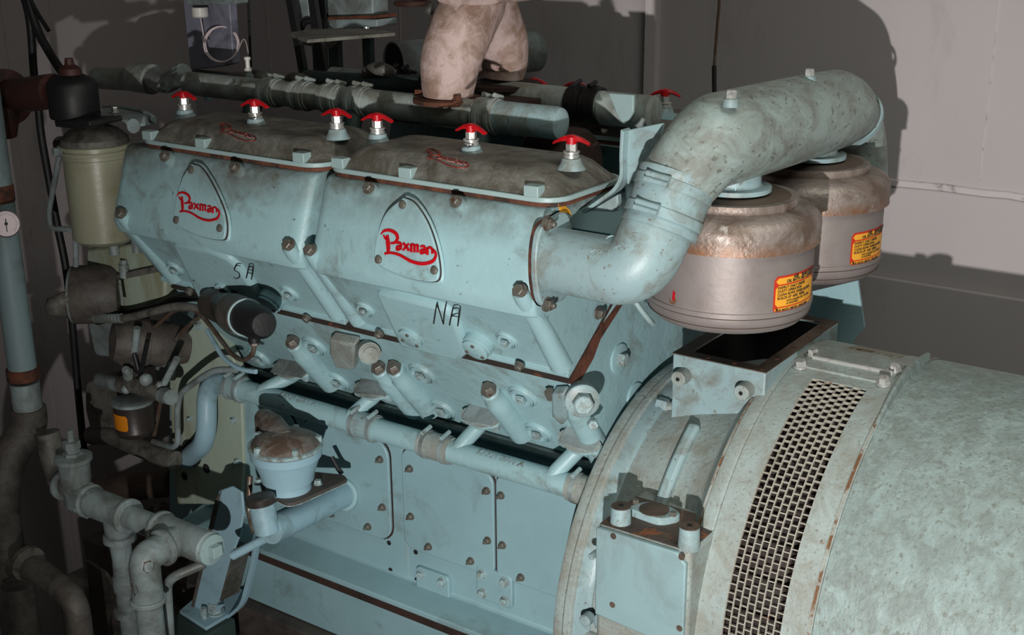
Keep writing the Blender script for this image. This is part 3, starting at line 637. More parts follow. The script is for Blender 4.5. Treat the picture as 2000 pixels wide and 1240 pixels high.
def air_filter(x, y, label, a_lab, group='oil bath air filters'):
    t = empty('air_filter', (x, y, .952), label, 'air filter', group)
    c = Vector((x, y, 0))
    MB().lathe(c + ZV * .952, ZV, [(0, .10), (.001, .125), (.006, .146), (.018, .158), (.030, .163), (.040, .1635), (.041, .1655), (.050, .1655), (.051, .163), (.175, .163), (.176, .15)], 64).build('bowl', M_silver, t)
    for z_, r_ in ((.972, .1606), (.9905, .1635)): MB().lathe(c + ZV * z_, ZV, [(0, .15), (0, r_), (.0016, r_ + .0012), (.0017, .15)], 64, caps=False).build('bowl_groove', M_lid, t)
    MB().lathe(c + ZV * 1.118, ZV, [(0, .163), (-.003, .170), (-.002, .1735), (.004, .1725), (.034, .1735), (.047, .170), (.057, .161), (.064, .146), (.068, .12)], 64).build('cap', M_cap, t)
    MB().lathe(c + ZV * 1.180, ZV, [(0, .122), (.004, .126), (.012, .1275), (.020, .126), (.0205, .118), (.019, .05)], 56).build('lid_ring', M_cap, t)
    MB().lathe(c + ZV * 1.1985, ZV, [(0, .117), (.002, .112), (.004, .08)], 48).build('lid', M_lid, t)
    wrap_label(t, (x, y, 1.000), .1632, a_lab, .128, .073)
    return t
a_lab = math.atan2(-1, .02)
ang = lambda px, py, x, y: None
f1 = air_filter(-1.045, 2.235, 'silver air filter with rusty cap and yellow label, the nearer one beside the elbow', math.radians(-34))
f2 = air_filter(-1.045, 2.625, 'silver air filter with rusty cap, the farther one half hidden behind the nearer', math.radians(-33))
# torn sticker rest on the nearer bowl
def on_cyl(px, py, cx, cy, r):
    d = ray(px, py); ox, oy = CAM.x - cx, CAM.y - cy; A = d.x ** 2 + d.y ** 2; B = 2 * (ox * d.x + oy * d.y); D = ox * ox + oy * oy - r * r
    t = (-B - math.sqrt(max(0, B * B - 4 * A * D))) / (2 * A); return CAM + d * t
st = MB(); st.prism([on_cyl(x, y, -1.045, 2.235, .1632) for x, y in ((1307, 580), (1312, 590), (1320, 582), (1321, 590), (1316, 595), (1309, 592))], (-.0004, -.0006, 0))
st.build('torn_label', M_cap, f1)
st = MB(); st.prism([on_cyl(x, y, -1.045, 2.235, .1636) for x, y in ((1313, 585), (1315, 567), (1319, 572), (1317, 588))], (-.0004, -.0006, 0)); st.build('red_scrap', M_red, f1)
# filter bracket beside the elbow and the plates below the filters
br = empty('filter_bracket', (-1.25, 2.12, 1.1), 'pale bent flat bracket standing between rocker cover and intake elbow', 'bracket')
pl = [onY(x, y, 2.125) for x, y in ((1222, 258), (1230, 253), (1296, 240), (1286, 300), (1262, 325), (1238, 352), (1224, 362), (1224, 300))]
MB().prism(roundpoly(pl, .006), (0, .008, 0)).build('web', M_duct, br, bevel=.002)
E1 = [onY(x, y, 2.12) for x, y in ((1223, 253), (1220, 300), (1221, 345), (1208, 368), (1180, 388), (1146, 412))]
mb = MB(); PP = fillet(E1, .02, 5); mb.rings([[p + Vector((-.0035, -.016, .002)), p + Vector((.0035, -.016, -.002)), p + Vector((.0035, .016, -.002)), p + Vector((-.0035, .016, .002))] for p in PP])
mb.build('flange', M_duct, br, bevel=.0012)
MB().prism([onY(x, y, 2.11) for x, y in ((1152, 412), (1206, 380), (1207, 396), (1200, 414))], (0, .016, 0)).build('gusset', M_duct, br, bevel=.002)
o = tag(MB().prism([onY(x, y, 2.80) for x, y in ((1560, 575), (1675, 548), (1688, 640), (1640, 700), (1560, 640))], (0, .008, 0)).build('support_plate', M_paint), 'pale triangular support plate below the farther air filter', 'plate')
o = tag(MB().tube(fillet([onY(1228, 568, 2.2), onY(1248, 600, 2.2), onY(1268, 625, 2.22), onY(1275, 632, 2.24)], .02), .006, 12).build('drain_pipe', M_rail), 'thin pale drain pipe between the engine end and the nearer air filter', 'pipe')
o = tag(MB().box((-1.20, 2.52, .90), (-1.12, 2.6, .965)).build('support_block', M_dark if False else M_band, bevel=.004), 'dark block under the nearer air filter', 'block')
# ================================================================== generator with flywheel housing
ZG = .335; RG = .50; ZR = .249; RR = .4885
gen = empty('generator', (-.5, YC, ZG - RG), 'large round blue-grey generator with perforated grille band and rust stained front housing', 'generator')
def ringpts(x, r, z, a0, a1, n):     # angle 0 = towards the camera side, 90 = up
    return [Vector((x, YC - r * math.cos(math.radians(a0 + (a1 - a0) * i / n)), z + r * math.sin(math.radians(a0 + (a1 - a0) * i / n)))) for i in range(n + 1)]
def revolve(prof, n=120, caps=False):
    return MB().rings([ringpts(x, r, z, 0, 360, n)[:-1] for x, r, z in prof], caps)
def arcbar(x0, x1, r0, r1, a0, a1, z=ZG, n=24):
    R = []
    for i in range(n + 1):
        a = math.radians(a0 + (a1 - a0) * i / n)
        R.append([Vector((x, YC - r * math.cos(a), z + r * math.sin(a))) for x, r in ((x0, r0), (x1, r0), (x1, r1), (x0, r1))])
    return MB().rings(R)
revolve([(-1.275, .40, ZR), (-1.275, RR - .004, ZR), (-1.268, RR, ZR), (-1.252, RR, ZR), (-1.252, RR - .006, ZR), (-1.249, RR - .006, ZR), (-1.249, RR, ZR), (-1.236, RR, ZR), (-1.232, RR - .004, ZR), (-1.230, RR - .02, ZR)]).build('flywheel_flange', M_house, gen)
revolve([(-1.233, .4775, .255), (-1.205, .4745, .262), (-1.197, .466, .268), (-1.196, .455, .268)]).build('pale_ring', M_duct, gen)
revolve([(-1.198, .456, .268), (-1.197, .461, .268), (-1.10, .462, .30), (-1.012, .464, .32), (-.998, .475, .326), (-.982, .494, .331), (-.978, .490, .332), (-.974, .496, .333), (-.95, .500, ZG), (-.944, .498, ZG), (-.944, .492, ZG), (-.940, .492, ZG), (-.940, .5, ZG)]).build('front_housing', M_house, gen)
for a0_, a1_ in ((22, 47),):
    arcbar(-1.098, -1.072, .44, .486, 24, 60, .30, 40).build('housing_rib', M_duct, gen, bevel=.007)
arcbar(-.9795, -.9755, .49, .4965, 5, 66, .332, 40).build('rust_run', M_seam, gen)
# flange bolts with their long bosses
for px, py in ((1289, 790), (1238, 900)):
    p = onX(px, py, -1.212)
    MB().hexbolt(p - XV * .004, XV, .0165, .024, False).build('flange_bolt', M_duct, gen)
    q_ = p + XV * .03; rad_ = (Vector((q_.x, YC, .27)) - q_).normalized()
    MB().tube([q_ - XV * .012 + rad_ * .004, q_ + XV * .03 + rad_ * .006, q_ + XV * .055 + rad_ * .009, q_ + XV * .068 + rad_ * .016], [.0155, .0155, .013, .006], 16).build('bolt_boss', M_house, gen)
# shell with grille openings
A0, A1 = 5.5, 76.5
XG0, XG1 = -.887, -.772
def shell(x0, x1, a0, a1, n): 
    return MB().rings([[v for v in ringpts(x0, RG, ZG, a0, a1, n)] + [v for v in ringpts(x0, RG - .004, ZG, a0, a1, n)][::-1], [v for v in ringpts(x1, RG, ZG, a0, a1, n)] + [v for v in ringpts(x1, RG - .004, ZG, a0, a1, n)][::-1]])
def shellgrid(x0, x1, a0, a1, n, mb):
    R = []
    for i in range(n + 1):
        a = math.radians(a0 + (a1 - a0) * i / n); c, s_ = -math.cos(a), math.sin(a)
        R.append([Vector((x0, YC + c * RG, ZG + s_ * RG)), Vector((x1, YC + c * RG, ZG + s_ * RG)), Vector((x1, YC + c * (RG - .004), ZG + s_ * (RG - .004))), Vector((x0, YC + c * (RG - .004), ZG + s_ * (RG - .004)))])
    mb.rings(R)
mb = MB(); shellgrid(-.942, XG0, -180, 180, 120, mb); shellgrid(XG1, -.722, -180, 180, 120, mb)
shellgrid(XG0, XG1, -180, A0, 60, mb); shellgrid(XG0, XG1, A1, 98, 8, mb); shellgrid(XG0, XG1, 170, 180, 4, mb)
mb.build('grille_cover', M_house, gen)
# pressed grille: staggered rectangular holes
def grille(a0, a1, rows, name='grille'):
    mb = MB(); cols = 8; cw = (XG1 - XG0) / cols; Ro, Ri = RG - .001, RG - .007
    def seg(x0, x1, aa, ab):
        R = []
        k = max(1, int(abs(ab - aa) / 2.5))
        for i in range(k + 1):
            a = math.radians(aa + (ab - aa) * i / k); c, s_ = -math.cos(a), math.sin(a)
            R.append([Vector((x, YC + c * r, ZG + s_ * r)) for x, r in ((x0, Ro), (x1, Ro), (x1, Ri), (x0, Ri))])
        mb.rings(R)
    for c in range(cols + 1):
        x = XG0 + c * cw; seg(x - .0010, x + .0010, a0, a1)
    da = (a1 - a0) / rows
    for c in range(cols):
        for r in range(rows + 1):
            a = a0 + (r + (.5 if c % 2 else 0)) * da
            if a > a1: continue
            seg(XG0 + c * cw, XG0 + (c + 1) * cw, a - .11, a + .11)
    return mb.build(name, M_mesh, gen, sharp=30)
grille(A0, A1, 36); grille(98, 170, 36)
revolve([(-.94, .43, ZG), (-.90, .44, ZG), (-.80, .44, ZG), (-.79, .40, ZG), (-.70, .40, ZG), (-.70, .45, ZG)], 90).build('winding_drum', M_brownplas, gen)
for k in range(40):
    a = math.radians(k * 4.5 - 40); c, s_ = -math.cos(a), math.sin(a)
    if k % 2 == 0: MB().tube([Vector((-.90, YC + c * .445, ZG + s_ * .445)), Vector((-.79, YC + c * .455, ZG + s_ * .455))], .006, 8).build('winding_coil', M_brownplas, gen)
# the raised seam rib and main barrel
arcbar(-.722, -.713, .495, .506, -180, 180, ZG, 120).build('seam_rib', M_house, gen)
mb = MB(); arr = []
revolve([(-.7135, .495, ZG), (-.7125, RG + .003, ZG), (-.30, RG + .004, ZG), (.75, RG + .004, ZG), (.76, .3, ZG)]).build('barrel', M_gen, gen)
revolve([(-.7225, .502, ZG), (-.7215, .5068, ZG), (-.716, .5072, ZG), (-.7155, .50, ZG)]).build('rust_seam', M_seam, gen)
# crest strap where the two halves of the cover meet
for a, xx in ((81.5, 0), (93.5, 0)):
    pass
arcbar(-.93, -.74, .500, .5045, 80, 92, ZG, 6).build('joint_strap', M_house, gen)
an = math.radians(84.5)
MB().cyl((-.915, YC - .507 * math.cos(an), ZG + .507 * math.sin(an)), (-.745, YC - .507 * math.cos(an), ZG + .507 * math.sin(an)), .005, n=10).build('joint_rod', M_steel, gen)
for x, a in ((-.925, 80), (-.925, 87), (-.75, 80), (-.75, 87)):
    an = math.radians(a); d = Vector((0, -math.cos(an), math.sin(an))); MB().hexbolt(Vector((x, YC, ZG)) + d * .503, d, .0115, .011).build('strap_bolt', M_steel, gen)
R_ = []
for i in range(31):
    d_ = 62 + 37 * i / 30; a_ = math.radians(d_); h_ = .504 + .018 * min(1, max(0, (d_ - 62) / 18)); 
    R_.append([Vector((x_, YC - r_ * math.cos(a_), ZG + r_ * math.sin(a_))) for x_, r_ in ((-.7225, .500), (-.711, .500), (-.7125, h_), (-.7195, h_))])
MB().rings(R_).build('crest_flange', M_gen, gen)
# terminal box opening on top
X0, X1, Y0, Y1, ZT = -1.165, -.955, 2.235, 2.625, .842
mb = MB()
def rect(ix, z, x0=X0, x1=X1, y0=Y0, y1=Y1): return [Vector((x0 + ix, y0 + ix, z)), Vector((x1 - ix, y0 + ix, z)), Vector((x1 - ix, y1 - ix, z)), Vector((x0 + ix, y1 - ix, z))]
mb.rings([rect(0, .66), rect(0, ZT), rect(.028, ZT), rect(.028, .70)], caps=False)
mb.build('opening_frame', M_duct, gen, bevel=.003)
MB().rings([rect(-.001, ZT - .0005), rect(-.001, ZT + .0015), rect(.029, ZT + .0015), rect(.029, ZT - .0005)], closed=True).build('frame_gasket', M_lid, gen)
MB().add(rect(.026, .72), [(0, 1, 2, 3)]).build('opening_floor', M_dark, gen)
MB().rings([rect(.0285, ZT - .004), rect(.0295, ZT - .004), rect(.0295, .70), rect(.0285, .70)], closed=True).build('opening_shade', M_dark, gen)  # black inner sheet, paints the shade inside the opening
for (x, y) in ((-1.09, 2.249), (-1.03, 2.249), (-.97, 2.249), (-.969, 2.32), (-.969, 2.40), (-.969, 2.48), (-.969, 2.56)):
    MB().lathe((x, y, ZT + .001), ZV, [(0, .005), (.0014, .005)], 12).build('screw_hole', M_rust, gen)
for px, py in ((1328, 738), (1451, 765)):
    p = onY(px, py, Y0 - .02); b = MB().cyl((p.x, Y0 + .01, p.z), (p.x, Y0 - .03, p.z), .0175, .0165, n=28).build('mount_boss', M_house, gen, bevel=.002)
    MB().lathe((p.x, Y0 - .0301, p.z), -YV, [(0, .0045), (.0006, .0045)], 14).build('boss_hole', M_dark, b)
for x in (X0 + .02, X1 - .025):
    pass
# lower side pad with the square plate
YB = 1.90
pn = [onY(x, y, YB) for x, y in ((1168, 1020), (1310, 1068), (1343, 1100), (1342, 1236), (1167, 1197))]
x0, x1 = pn[0].x, pn[2].x
zt0, zt1 = pn[0].z, pn[1].z
z_t = .592
box = MB().rings([[Vector((x0 - .004, YB + .002, .30)), Vector((x1 + .004, YB + .002, .30)), Vector((x1 + .004, 2.12, .30)), Vector((x0 - .004, 2.12, .30))],
            [Vector((x0 - .004, YB + .002, z_t)), Vector((x1 + .004, YB + .002, z_t)), Vector((x1 + .004, 2.12, z_t)), Vector((x0 - .004, 2.12, z_t))]]).build('side_pad', M_house, gen, bevel=.01, seg=3)
pz = [(x0, z_t - .002), (x1 - .02, z_t - .002), (x1, z_t - .022), (x1, .40), (x1 - .012, .385), (x0, .398)]
pt = MB().prism([Vector((x, YB + .004, z)) for x, z in pz], (0, -.012, 0)).build('square_plate', M_plate, gen, bevel=.003)
for px, py in ((1198, 1047), (1331, 1088), (1196, 1181), (1327, 1227)):
    p = onY(px, py, YB - .008); MB().lathe(p, -YV, [(0, .0065), (.0006, .0065)], 16).build('plate_hole', M_lid, pt)
for px, py, yy in ((1213, 988, 1.935), (1347, 1027, 1.925)):
    p = onY(px, py, yy); zz = p.z
    b = MB().lathe((p.x, yy, z_t - .005), ZV, [(0, .021), (zz - z_t + .005, .019)], 28).build('jack_boss', M_duct, gen, bevel=.0015)
    MB().lathe((p.x, yy, zz), ZV, [(-.001, .0192), (.001, .0192), (.0012, .006)], 28).build('boss_top', M_lid, b)
    MB().lathe((p.x, yy, zz + .001), ZV, [(0, .0055), (.0008, .0055)], 14).build('boss_hole', M_dark, b)
MB().add([(x0, YB + .006, z_t + .0006), (x1, YB + .006, z_t + .0006), (x1, 2.05, z_t + .0006), (x0, 2.05, z_t + .0006)], [(0, 1, 2, 3)]).build('rusty_shelf', M_shelf, gen)
p = onZ(1278, 992, z_t + .02)
MB().prism(roundpoly([(p.x + a, p.y + b, z_t) for a, b in ((-.055, -.022), (.03, -.03), (.055, .012), (.03, .03), (-.03, .03))], .02), (0, 0, .016)).build('small_cover', M_duct, gen, bevel=.002)
MB().lathe((p.x, p.y, z_t + .0165), ZV, [(0, .03), (.0015, .03), (.002, .028)], 28).build('cover_disc', M_lid, gen)
for a, b in ((-.045, .005), (.042, .0)): MB().hexbolt((p.x + a, p.y + b, z_t + .016), ZV, .007, .008, False).build('cover_screw', M_bolt, gen)
# corner bolts at the ring foot
for px, py, r in ((1175, 1217, .020), (1142, 1213, .013), (1155, 1087, .007)):
    p = onY(px, py, 1.93); MB().lathe(p + YV * .02, -YV, [(0, r), (.02, r), (.023, r * .8), (.024, r * .3)], 24).build('foot_bolt', M_duct, gen)
o = MB().box((x0 - .08, 1.955, -.25), (x0 + .25, 2.2, .30)).build('foot', M_house, gen, bevel=.01)
# ================================================================== on top of and behind the engine
def tube_thing(name, pts, r, mt, label, cat, n=16, rad=.03, group=None, par=None):
    o = MB().tube(fillet(pts, rad, 6) if rad else pts, r, n).build(name, mt, par)
    return o if par else tag(o, label, cat, group)
# near top water outlet pipe
ZW = 1.275; YW1 = 2.36
t = empty('top_water_pipe', (-1.8, YW1, ZW - .035), 'grey top water pipe lying behind the knobs of the near rocker covers', 'pipe')
xA, xB, xC, xD_ = onY(1100, 245, YW1).x, onY(955, 222, YW1).x, onY(690, 192, YW1).x, onY(370, 165, YW1).x
MB().lathe((xA, YW1, ZW), -XV, [(0, .010), (.001, .026), (.006, .034), (.016, .037), (xA - xB, .037)], 32).build('end_cap', M_duct, t)
MB().cyl((xB - .02, YW1, ZW), (xC, YW1, ZW), .034, n=32).build('pipe_section', M_pipe, t)
MB().cyl((xC, YW1, ZW), (xD_, YW1, ZW), .032, n=32).build('pipe_section', M_pipe, t)
for x, r in ((xB, .040), (xC + .02, .037), (onY(650, 180, YW1).x, .036), (onY(590, 175, YW1).x, .036), (onY(530, 172, YW1).x, .036)):
    h = MB().lathe((x - .03, YW1, ZW), XV, [(0, r - .004), (0, r), (.06, r), (.06, r - .004)], 32, caps=False).build('hose', M_pipe, t, sharp=25)
    clip((x + .016, YW1, ZW), XV, r, h, up=(0, .3, 1), mt=M_pipe); clip((x - .016, YW1, ZW), XV, r, h, up=(0, .3, 1), mt=M_pipe)
for px in (700, 505, 950):
    x = onY(px, 210, YW1).x; MB().tube([Vector((x, YW1, ZW)), Vector((x, YW1 - .03, ZW - .06)), Vector((x, YW1 - .05, ZW - .14))], .024, 16).build('branch', M_band, t)
# far top water pipe
YW2 = 2.60; Z2 = 1.285
t = empty('top_water_pipe', (-1.6, YW2, Z2 - .04), 'dark top water pipe on the far bank running behind the pink exhaust', 'pipe')
f = lambda px, py: onY(px, py, YW2).x
MB().lathe((f(1282, 215), YW2, Z2 - .01), -XV, [(0, .02), (.002, .034), (.008, .040), (f(1282, 215) - f(1180, 200), .040)], 32).build('end_cap', M_pipe, t)
MB().cyl((f(1180, 200), YW2, Z2 - .006), (f(820, 165), YW2, Z2), .037, n=32).build('pipe_section', M_pipe, t)
MB().cyl((f(820, 165), YW2, Z2), (f(650, 155), YW2, Z2), .03, n=32).build('pipe_section', M_pipe, t)
for px in (1160, 1130, 795, 775):
    h = MB().lathe((f(px, 190) - .02, YW2, Z2 - .004), XV, [(0, .037), (0, .043), (.04, .043), (.04, .037)], 32, caps=False).build('hose', M_black, t, sharp=25)
    clip((f(px, 190), YW2, Z2 - .004), XV, .043, h, mt=M_black)
o = tag(MB().prism([onY(x, y, 2.545) for x, y in ((1188, 182), (1237, 186), (1237, 222), (1228, 235), (1215, 240), (1205, 225))], (0, .012, 0)).build('triangular_tag', M_rail, bevel=.002), 'pale triangular plate hanging on the far top water pipe', 'plate')
o = tag(MB().cyl((-1.45, 2.70, 1.215), (-1.16, 2.70, 1.215), .045, n=28).build('breather_pipe', M_paint), 'pale blue pipe between the far water pipe end and the intake duct', 'pipe')
# rusty drum and dark valley
o = tag(MB().lathe(onY(1128, 332, 2.46) - XV * .12, XV, [(0, .06), (.01, .09), (.02, .098), (.12, .098), (.135, .088), (.14, .03)], 40).build('rusty_drum', M_rustd), 'rust brown round drum in the valley between rocker covers and bracket', 'drum')
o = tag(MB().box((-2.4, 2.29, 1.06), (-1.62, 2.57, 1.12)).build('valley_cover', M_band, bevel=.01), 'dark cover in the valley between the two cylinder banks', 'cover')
# pink lagged exhaust breeches piece
ex = empty('exhaust_breeches', (-1.95, 2.47, 1.30), 'pink painted rust stained exhaust breeches pipe rising from the engine valley', 'exhaust')
def EXY(px, py, y): return onY(px, py, y)
yA, yB = 2.38, 2.62
def legs(cent, rad, n=36):
    mb = MB(); mb.tube(smooth_path(cent, 6), [r for r in interp(rad, len(cent), 6)], n); return mb
def interp(r, k, n):
    out = []
    for i in range(k - 1):
        for j in range(n): out.append(r[i] + (r[i + 1] - r[i]) * j / n)
    out.append(r[-1]); return out
legs([EXY(876, 186, yA), EXY(876, 160, yA), EXY(882, 110, yA + .01), EXY(905, 50, yA + .05), EXY(930, -10, yA + .09), EXY(935, -120, yA + .11)], [.060, .0655, .073, .076, .074, .078]).build('near_leg', M_pink, ex)
legs([EXY(978, 150, yB), EXY(980, 120, yB), EXY(975, 80, yB - .02), EXY(955, 30, yB - .06), EXY(935, -40, yB - .12), EXY(933, -120, yB - .13)], [.058, .066, .072, .076, .080, .082]).build('far_leg', M_pink, ex)
q = EXY(933, 0, 2.48)
MB().prism(roundpoly([EXY(x, y, 2.36) for x, y in ((852, -40), (852, 2), (868, 8), (885, 12), (888, 24), (896, 10), (962, 10), (980, 0), (1010, 2), (1014, -40))], .01), (0, .16, 0)).build('web_flange', M_pink, ex, bevel=.006)
MB().lathe(EXY(876, 189, yA) - ZV * .012, ZV, [(0, .085), (.010, .085), (.012, .07)], 36).build('leg_flange', M_rust, ex)
MB().lathe(EXY(978, 160, yB) - ZV * .012, ZV, [(0, .10), (.010, .10), (.012, .07)], 36).build('leg_flange', M_rustd, ex)
for dx, dy in ((.06, -.045), (-.075, -.02)): MB().hexbolt(EXY(876, 189, yA) + Vector((dx, dy, 0)), ZV, .010, .012).build('flange_bolt', M_rust, ex)
MB().prism(roundpoly([onZ(x, y, 1.27) for x, y in ((935, 200), (960, 222), (1080, 205), (1050, 180), (1000, 165), (945, 160))], .02), (0, 0, .02)).build('heat_shield', M_rustd, ex, bevel=.004)
# silencer pipe with open end
c0 = onY(768, 124, 2.80)
t = MB().lathe(c0, Vector((.35, .94, 0)), [(.10, .0), (.02, .057), (0, .057), (0, .062), (.50, .062), (.50, .0)], 36, caps=False).build('open_pipe', M_fit); tag(t, 'grey open ended pipe lying behind the pink exhaust', 'pipe')
MB().lathe(c0 + Vector((.35, .94, 0)) * .004, Vector((.35, .94, 0)), [(0, .0565), (.001, .0565)], 32).build('bore', M_dark, t)
# hand wheel behind exhaust
hw = MB(); c = onY(805, 6, 2.75); R = []
t = empty('hand_wheel', c, 'dull red valve hand wheel at the top edge left of the pink exhaust', 'valve wheel')
hw.rings([[c + Vector((math.cos(a) * (.045 + .007 * math.cos(b)), math.sin(a) * (.045 + .007 * math.cos(b)), .007 * math.sin(b))) for b in [k * math.pi / 4 for k in range(8)]] for a in [k * math.pi / 14 for k in range(28)]], closed=True)
hw.build('rim', M_maroon, t)
MB().box((c.x - .045, c.y - .004, c.z - .003), (c.x + .045, c.y + .004, c.z + .003)).build('spoke', M_maroon, t)
MB().sphere(onY(840, 18, 2.7), .016, 14).build('knob', M_iron, t)
# instrument shelf with its governor box
sh = empty('instrument_shelf', onY(670, 72, 2.75), 'thin steel shelf on dark green legs behind the rocker covers', 'shelf')
P4 = [onZ(x, y, 1.50) for x, y in ((563, 70), (600, 84), (772, 70), (735, 62), (610, 62))]
MB().prism(P4, (0, 0, .006)).build('shelf_top', M_iron, sh)
for px, w_ in ((620, .045), (715, .03), (650, .04)):
    p = onY(px, 90, 2.86); MB().box((p.x - w_ / 2, 2.86, 1.17), (p.x + w_ / 2, 2.88, 1.498)).build('shelf_leg', M_band, sh)
MB().prism([onY(x, y, 2.75) for x, y in ((592, 76), (662, 80), (645, 95), (592, 88))], (0, .02, 0)).build('bracket', M_iron, sh)
gv = empty('governor_box', onY(690, 50, 2.82), 'grey governor box with rusty base standing on the thin steel shelf', 'box')
MB().prism(roundpoly([onY(x, y, 2.80) for x, y in ((637, -30), (728, -30), (728, 30), (718, 34), (640, 34))], .008), (0, .07, 0)).build('housing', M_fit, gv, bevel=.004)
MB().prism([onY(x, y, 2.785) for x, y in ((640, 36), (736, 38), (736, 52), (652, 57), (640, 48))], (0, .09, 0)).build('base', M_fit, gv, bevel=.003)
MB().prism([onY(x, y, 2.78) for x, y in ((640, 33), (735, 30), (735, 36), (640, 39))], (0, .09, 0)).build('rust_line', M_rust, gv)
for px, py in ((588, 58), (668, 65), (716, 60)):
    p = onY(px, py, 2.78); MB().lathe(p - ZV * .008, ZV, [(0, .013), (.010, .013), (.012, .009), (.02, .009)], 20).build('stand_bolt', M_steel, gv)
MB().prism(roundpoly([onY(x, y, 2.78) for x, y in ((575, -20), (600, -20), (604, 40), (593, 55), (577, 50), (572, 20))], .006), (0, .01, 0)).build('link_arm', M_fit, gv, bevel=.002)
o = tag(MB().tube(smooth_path([onY(638, 50, 2.77), onY(620, 42, 2.77), onY(598, 42, 2.76), onY(588, 55, 2.76)], 6), .010, 12).build('black_lever', M_black), 'black lever curving in front of the governor box', 'lever')
o = tag(MB().prism([onY(x, y, 2.68) for x, y in ((556, -10), (568, -10), (594, 135), (584, 145))], (.004, .012, 0)).build('black_strap', M_black), 'leftmost of the two black straps hanging before the shelf', 'strap', 'black straps')
o = tag(MB().prism([onY(x, y, 2.70) for x, y in ((600, -10), (612, -10), (636, 140), (620, 142))], (.004, .012, 0)).build('black_strap', M_black), 'right one of the two black straps hanging before the shelf', 'strap', 'black straps')
# hanging cable at the right
cb = empty('hanging_cable', onY(1398, 100, 2.95), 'thin cable hanging from the top edge behind the intake duct', 'cable')
MB().tube(smooth_path([onY(1406, -60, 2.95), onY(1405, 5, 2.95), onY(1402, 40, 2.95), onY(1398, 90, 2.95), onY(1395, 130, 2.95)], 6), .0042, 10).build('bright_part', M_copper, cb)
MB().tube([onY(1395, 128, 2.95), onY(1395, 160, 2.95), onY(1397, 215, 2.95)], .0062, 10).build('black_sheath', M_black, cb)
# purple-grey box with coiled capillary, upper left
pb = empty('control_box', onY(410, 135, 2.6), 'purple grey upright control panel with a coil of capillary tube', 'panel')
MB().prism(roundpoly([onY(x, y, 2.60) for x, y in ((355, -20), (446, -20), (456, 124), (432, 130), (400, 134), (372, 136))], .004), (0, .03, 0)).build('back_plate', M_purple, pb, bevel=.003)
MB().prism([onY(x, y, 2.55) for x, y in ((363, -30), (460, -30), (460, 8), (363, 11))], (0, .05, 0)).build('switch_box', M_white if False else M_fit, pb, bevel=.003)
p = onY(390, 14, 2.57); MB().lathe(p, -ZV, [(0, .024), (.026, .024), (.030, .018), (.030, .002)], 28).build('gland', M_white, pb, bevel=.002)
c = onY(434, 86, 2.585); R = []
for s_, rr in ((0, .040), (.006, .0405)):
    pts = [c - YV * s_ + RX * (math.cos(a) * rr * 1.22) - RD * (math.sin(a) * rr * 1.28) for a in [k * math.pi / 16 for k in range(33)]]
    MB().tube(pts, .0022, 8).build('capillary_coil', M_dial, pb)
MB().tube(smooth_path([p - ZV * .03, onY(396, 60, 2.57), onY(399, 80, 2.58)], 6), .002, 8).build('capillary', M_dial, pb)
MB().tube(smooth_path([onY(464, 100, 2.58), onY(474, 78, 2.56), onY(480, 82, 2.55), onY(485, 104, 2.52)], 6), .0018, 8).build('capillary', M_dial, pb)
MB().box((onY(372, 140, 2.6).x, 2.55, onY(400, 140, 2.6).z - .012), (onY(455, 140, 2.6).x, 2.63, onY(400, 140, 2.6).z)).build('foot_plate', M_band, pb, bevel=.002)
# temperature sensor
p = onY(485, 145, 2.42)
t = empty('temperature_sensor', p, 'small brass and white temperature sensor standing on the top water pipe', 'sensor')
MB().lathe(p, ZV, [(-.02, .014), (0, .014), (.002, .009), (.008, .009)], 6).build('hex_body', M_fit, t)
MB().lathe(p + ZV * .008, ZV, [(0, .010), (.008, .010), (.009, .006), (.030, .006), (.031, .009), (.038, .009), (.040, .003)], 18).build('white_collar', M_white, t)
tube_thing('thin_rod', [onY(484, -20, 2.75), onY(490, 130, 2.75)], .004, M_black, 'thin dark rod hanging beside the purple control panel', 'rod', 8, 0)
p = onY(405, 168, 2.44); o = tag(MB().lathe(p, ZV, [(-.04, .010), (-.035, .013), (0, .018), (.004, .018)], 24).build('funnel_fitting', M_bluepipe), 'small bright blue funnel fitting below the purple control panel', 'fitting')
# castings at the far left of the top
t = empty('thermostat_housing', onY(270, 170, 2.55), 'dark grey pipe casting with a bolted neck at the left end of the engine top', 'casting')
MB().cyl(onY(190, 152, 2.6), onY(300, 158, 2.6), .035, n=24).build('neck_pipe', M_pipe, t)
MB().cyl(onY(262, 150, 2.58), onY(300, 155, 2.58), .047, n=28).build('collar', M_pipe, t, bevel=.006)
MB().tube(smooth_path([onY(300, 155, 2.56), onY(325, 162, 2.52), onY(360, 140, 2.5)], 6), [.03] * 12 + [.025], 18).build('elbow', M_pipe, t)
MB().prism(roundpoly([onY(x, y, 2.45) for x, y in ((302, 172), (318, 150), (345, 136), (348, 145), (338, 172), (322, 180), (306, 178))], .01), (0, .03, 0)).build('bolted_flange', M_pipe, t, bevel=.006)
MB().hexbolt(onY(325, 168, 2.45), (.2, -1, .2), .014, .012).build('bolt', M_fit, t)
for i, (px, py) in enumerate(((470, 155), (500, 152), (580, 158), (740, 138))):
    o = tag(MB().tube(smooth_path([onY(px - 22, py + 4, 2.5), onY(px - 8, py - 4, 2.48), onY(px + 10, py - 2, 2.48), onY(px + 26, py + 8, 2.5)], 5), .017, 14).build('pipe_union', M_iron),
        ('leftmost dark union behind the near top water pipe', 'dark union just right of the temperature sensor', 'dark union in front of the black straps', 'dark union below the open ended pipe')[i], 'fitting')
o = tag(MB().tube(fillet([onY(600, 155, 2.56), onY(655, 160, 2.52), onY(830, 168, 2.48)], .05), .026, 20).build('bypass_pipe', M_band), 'dark curved bypass pipe between the two top water pipes', 'pipe')
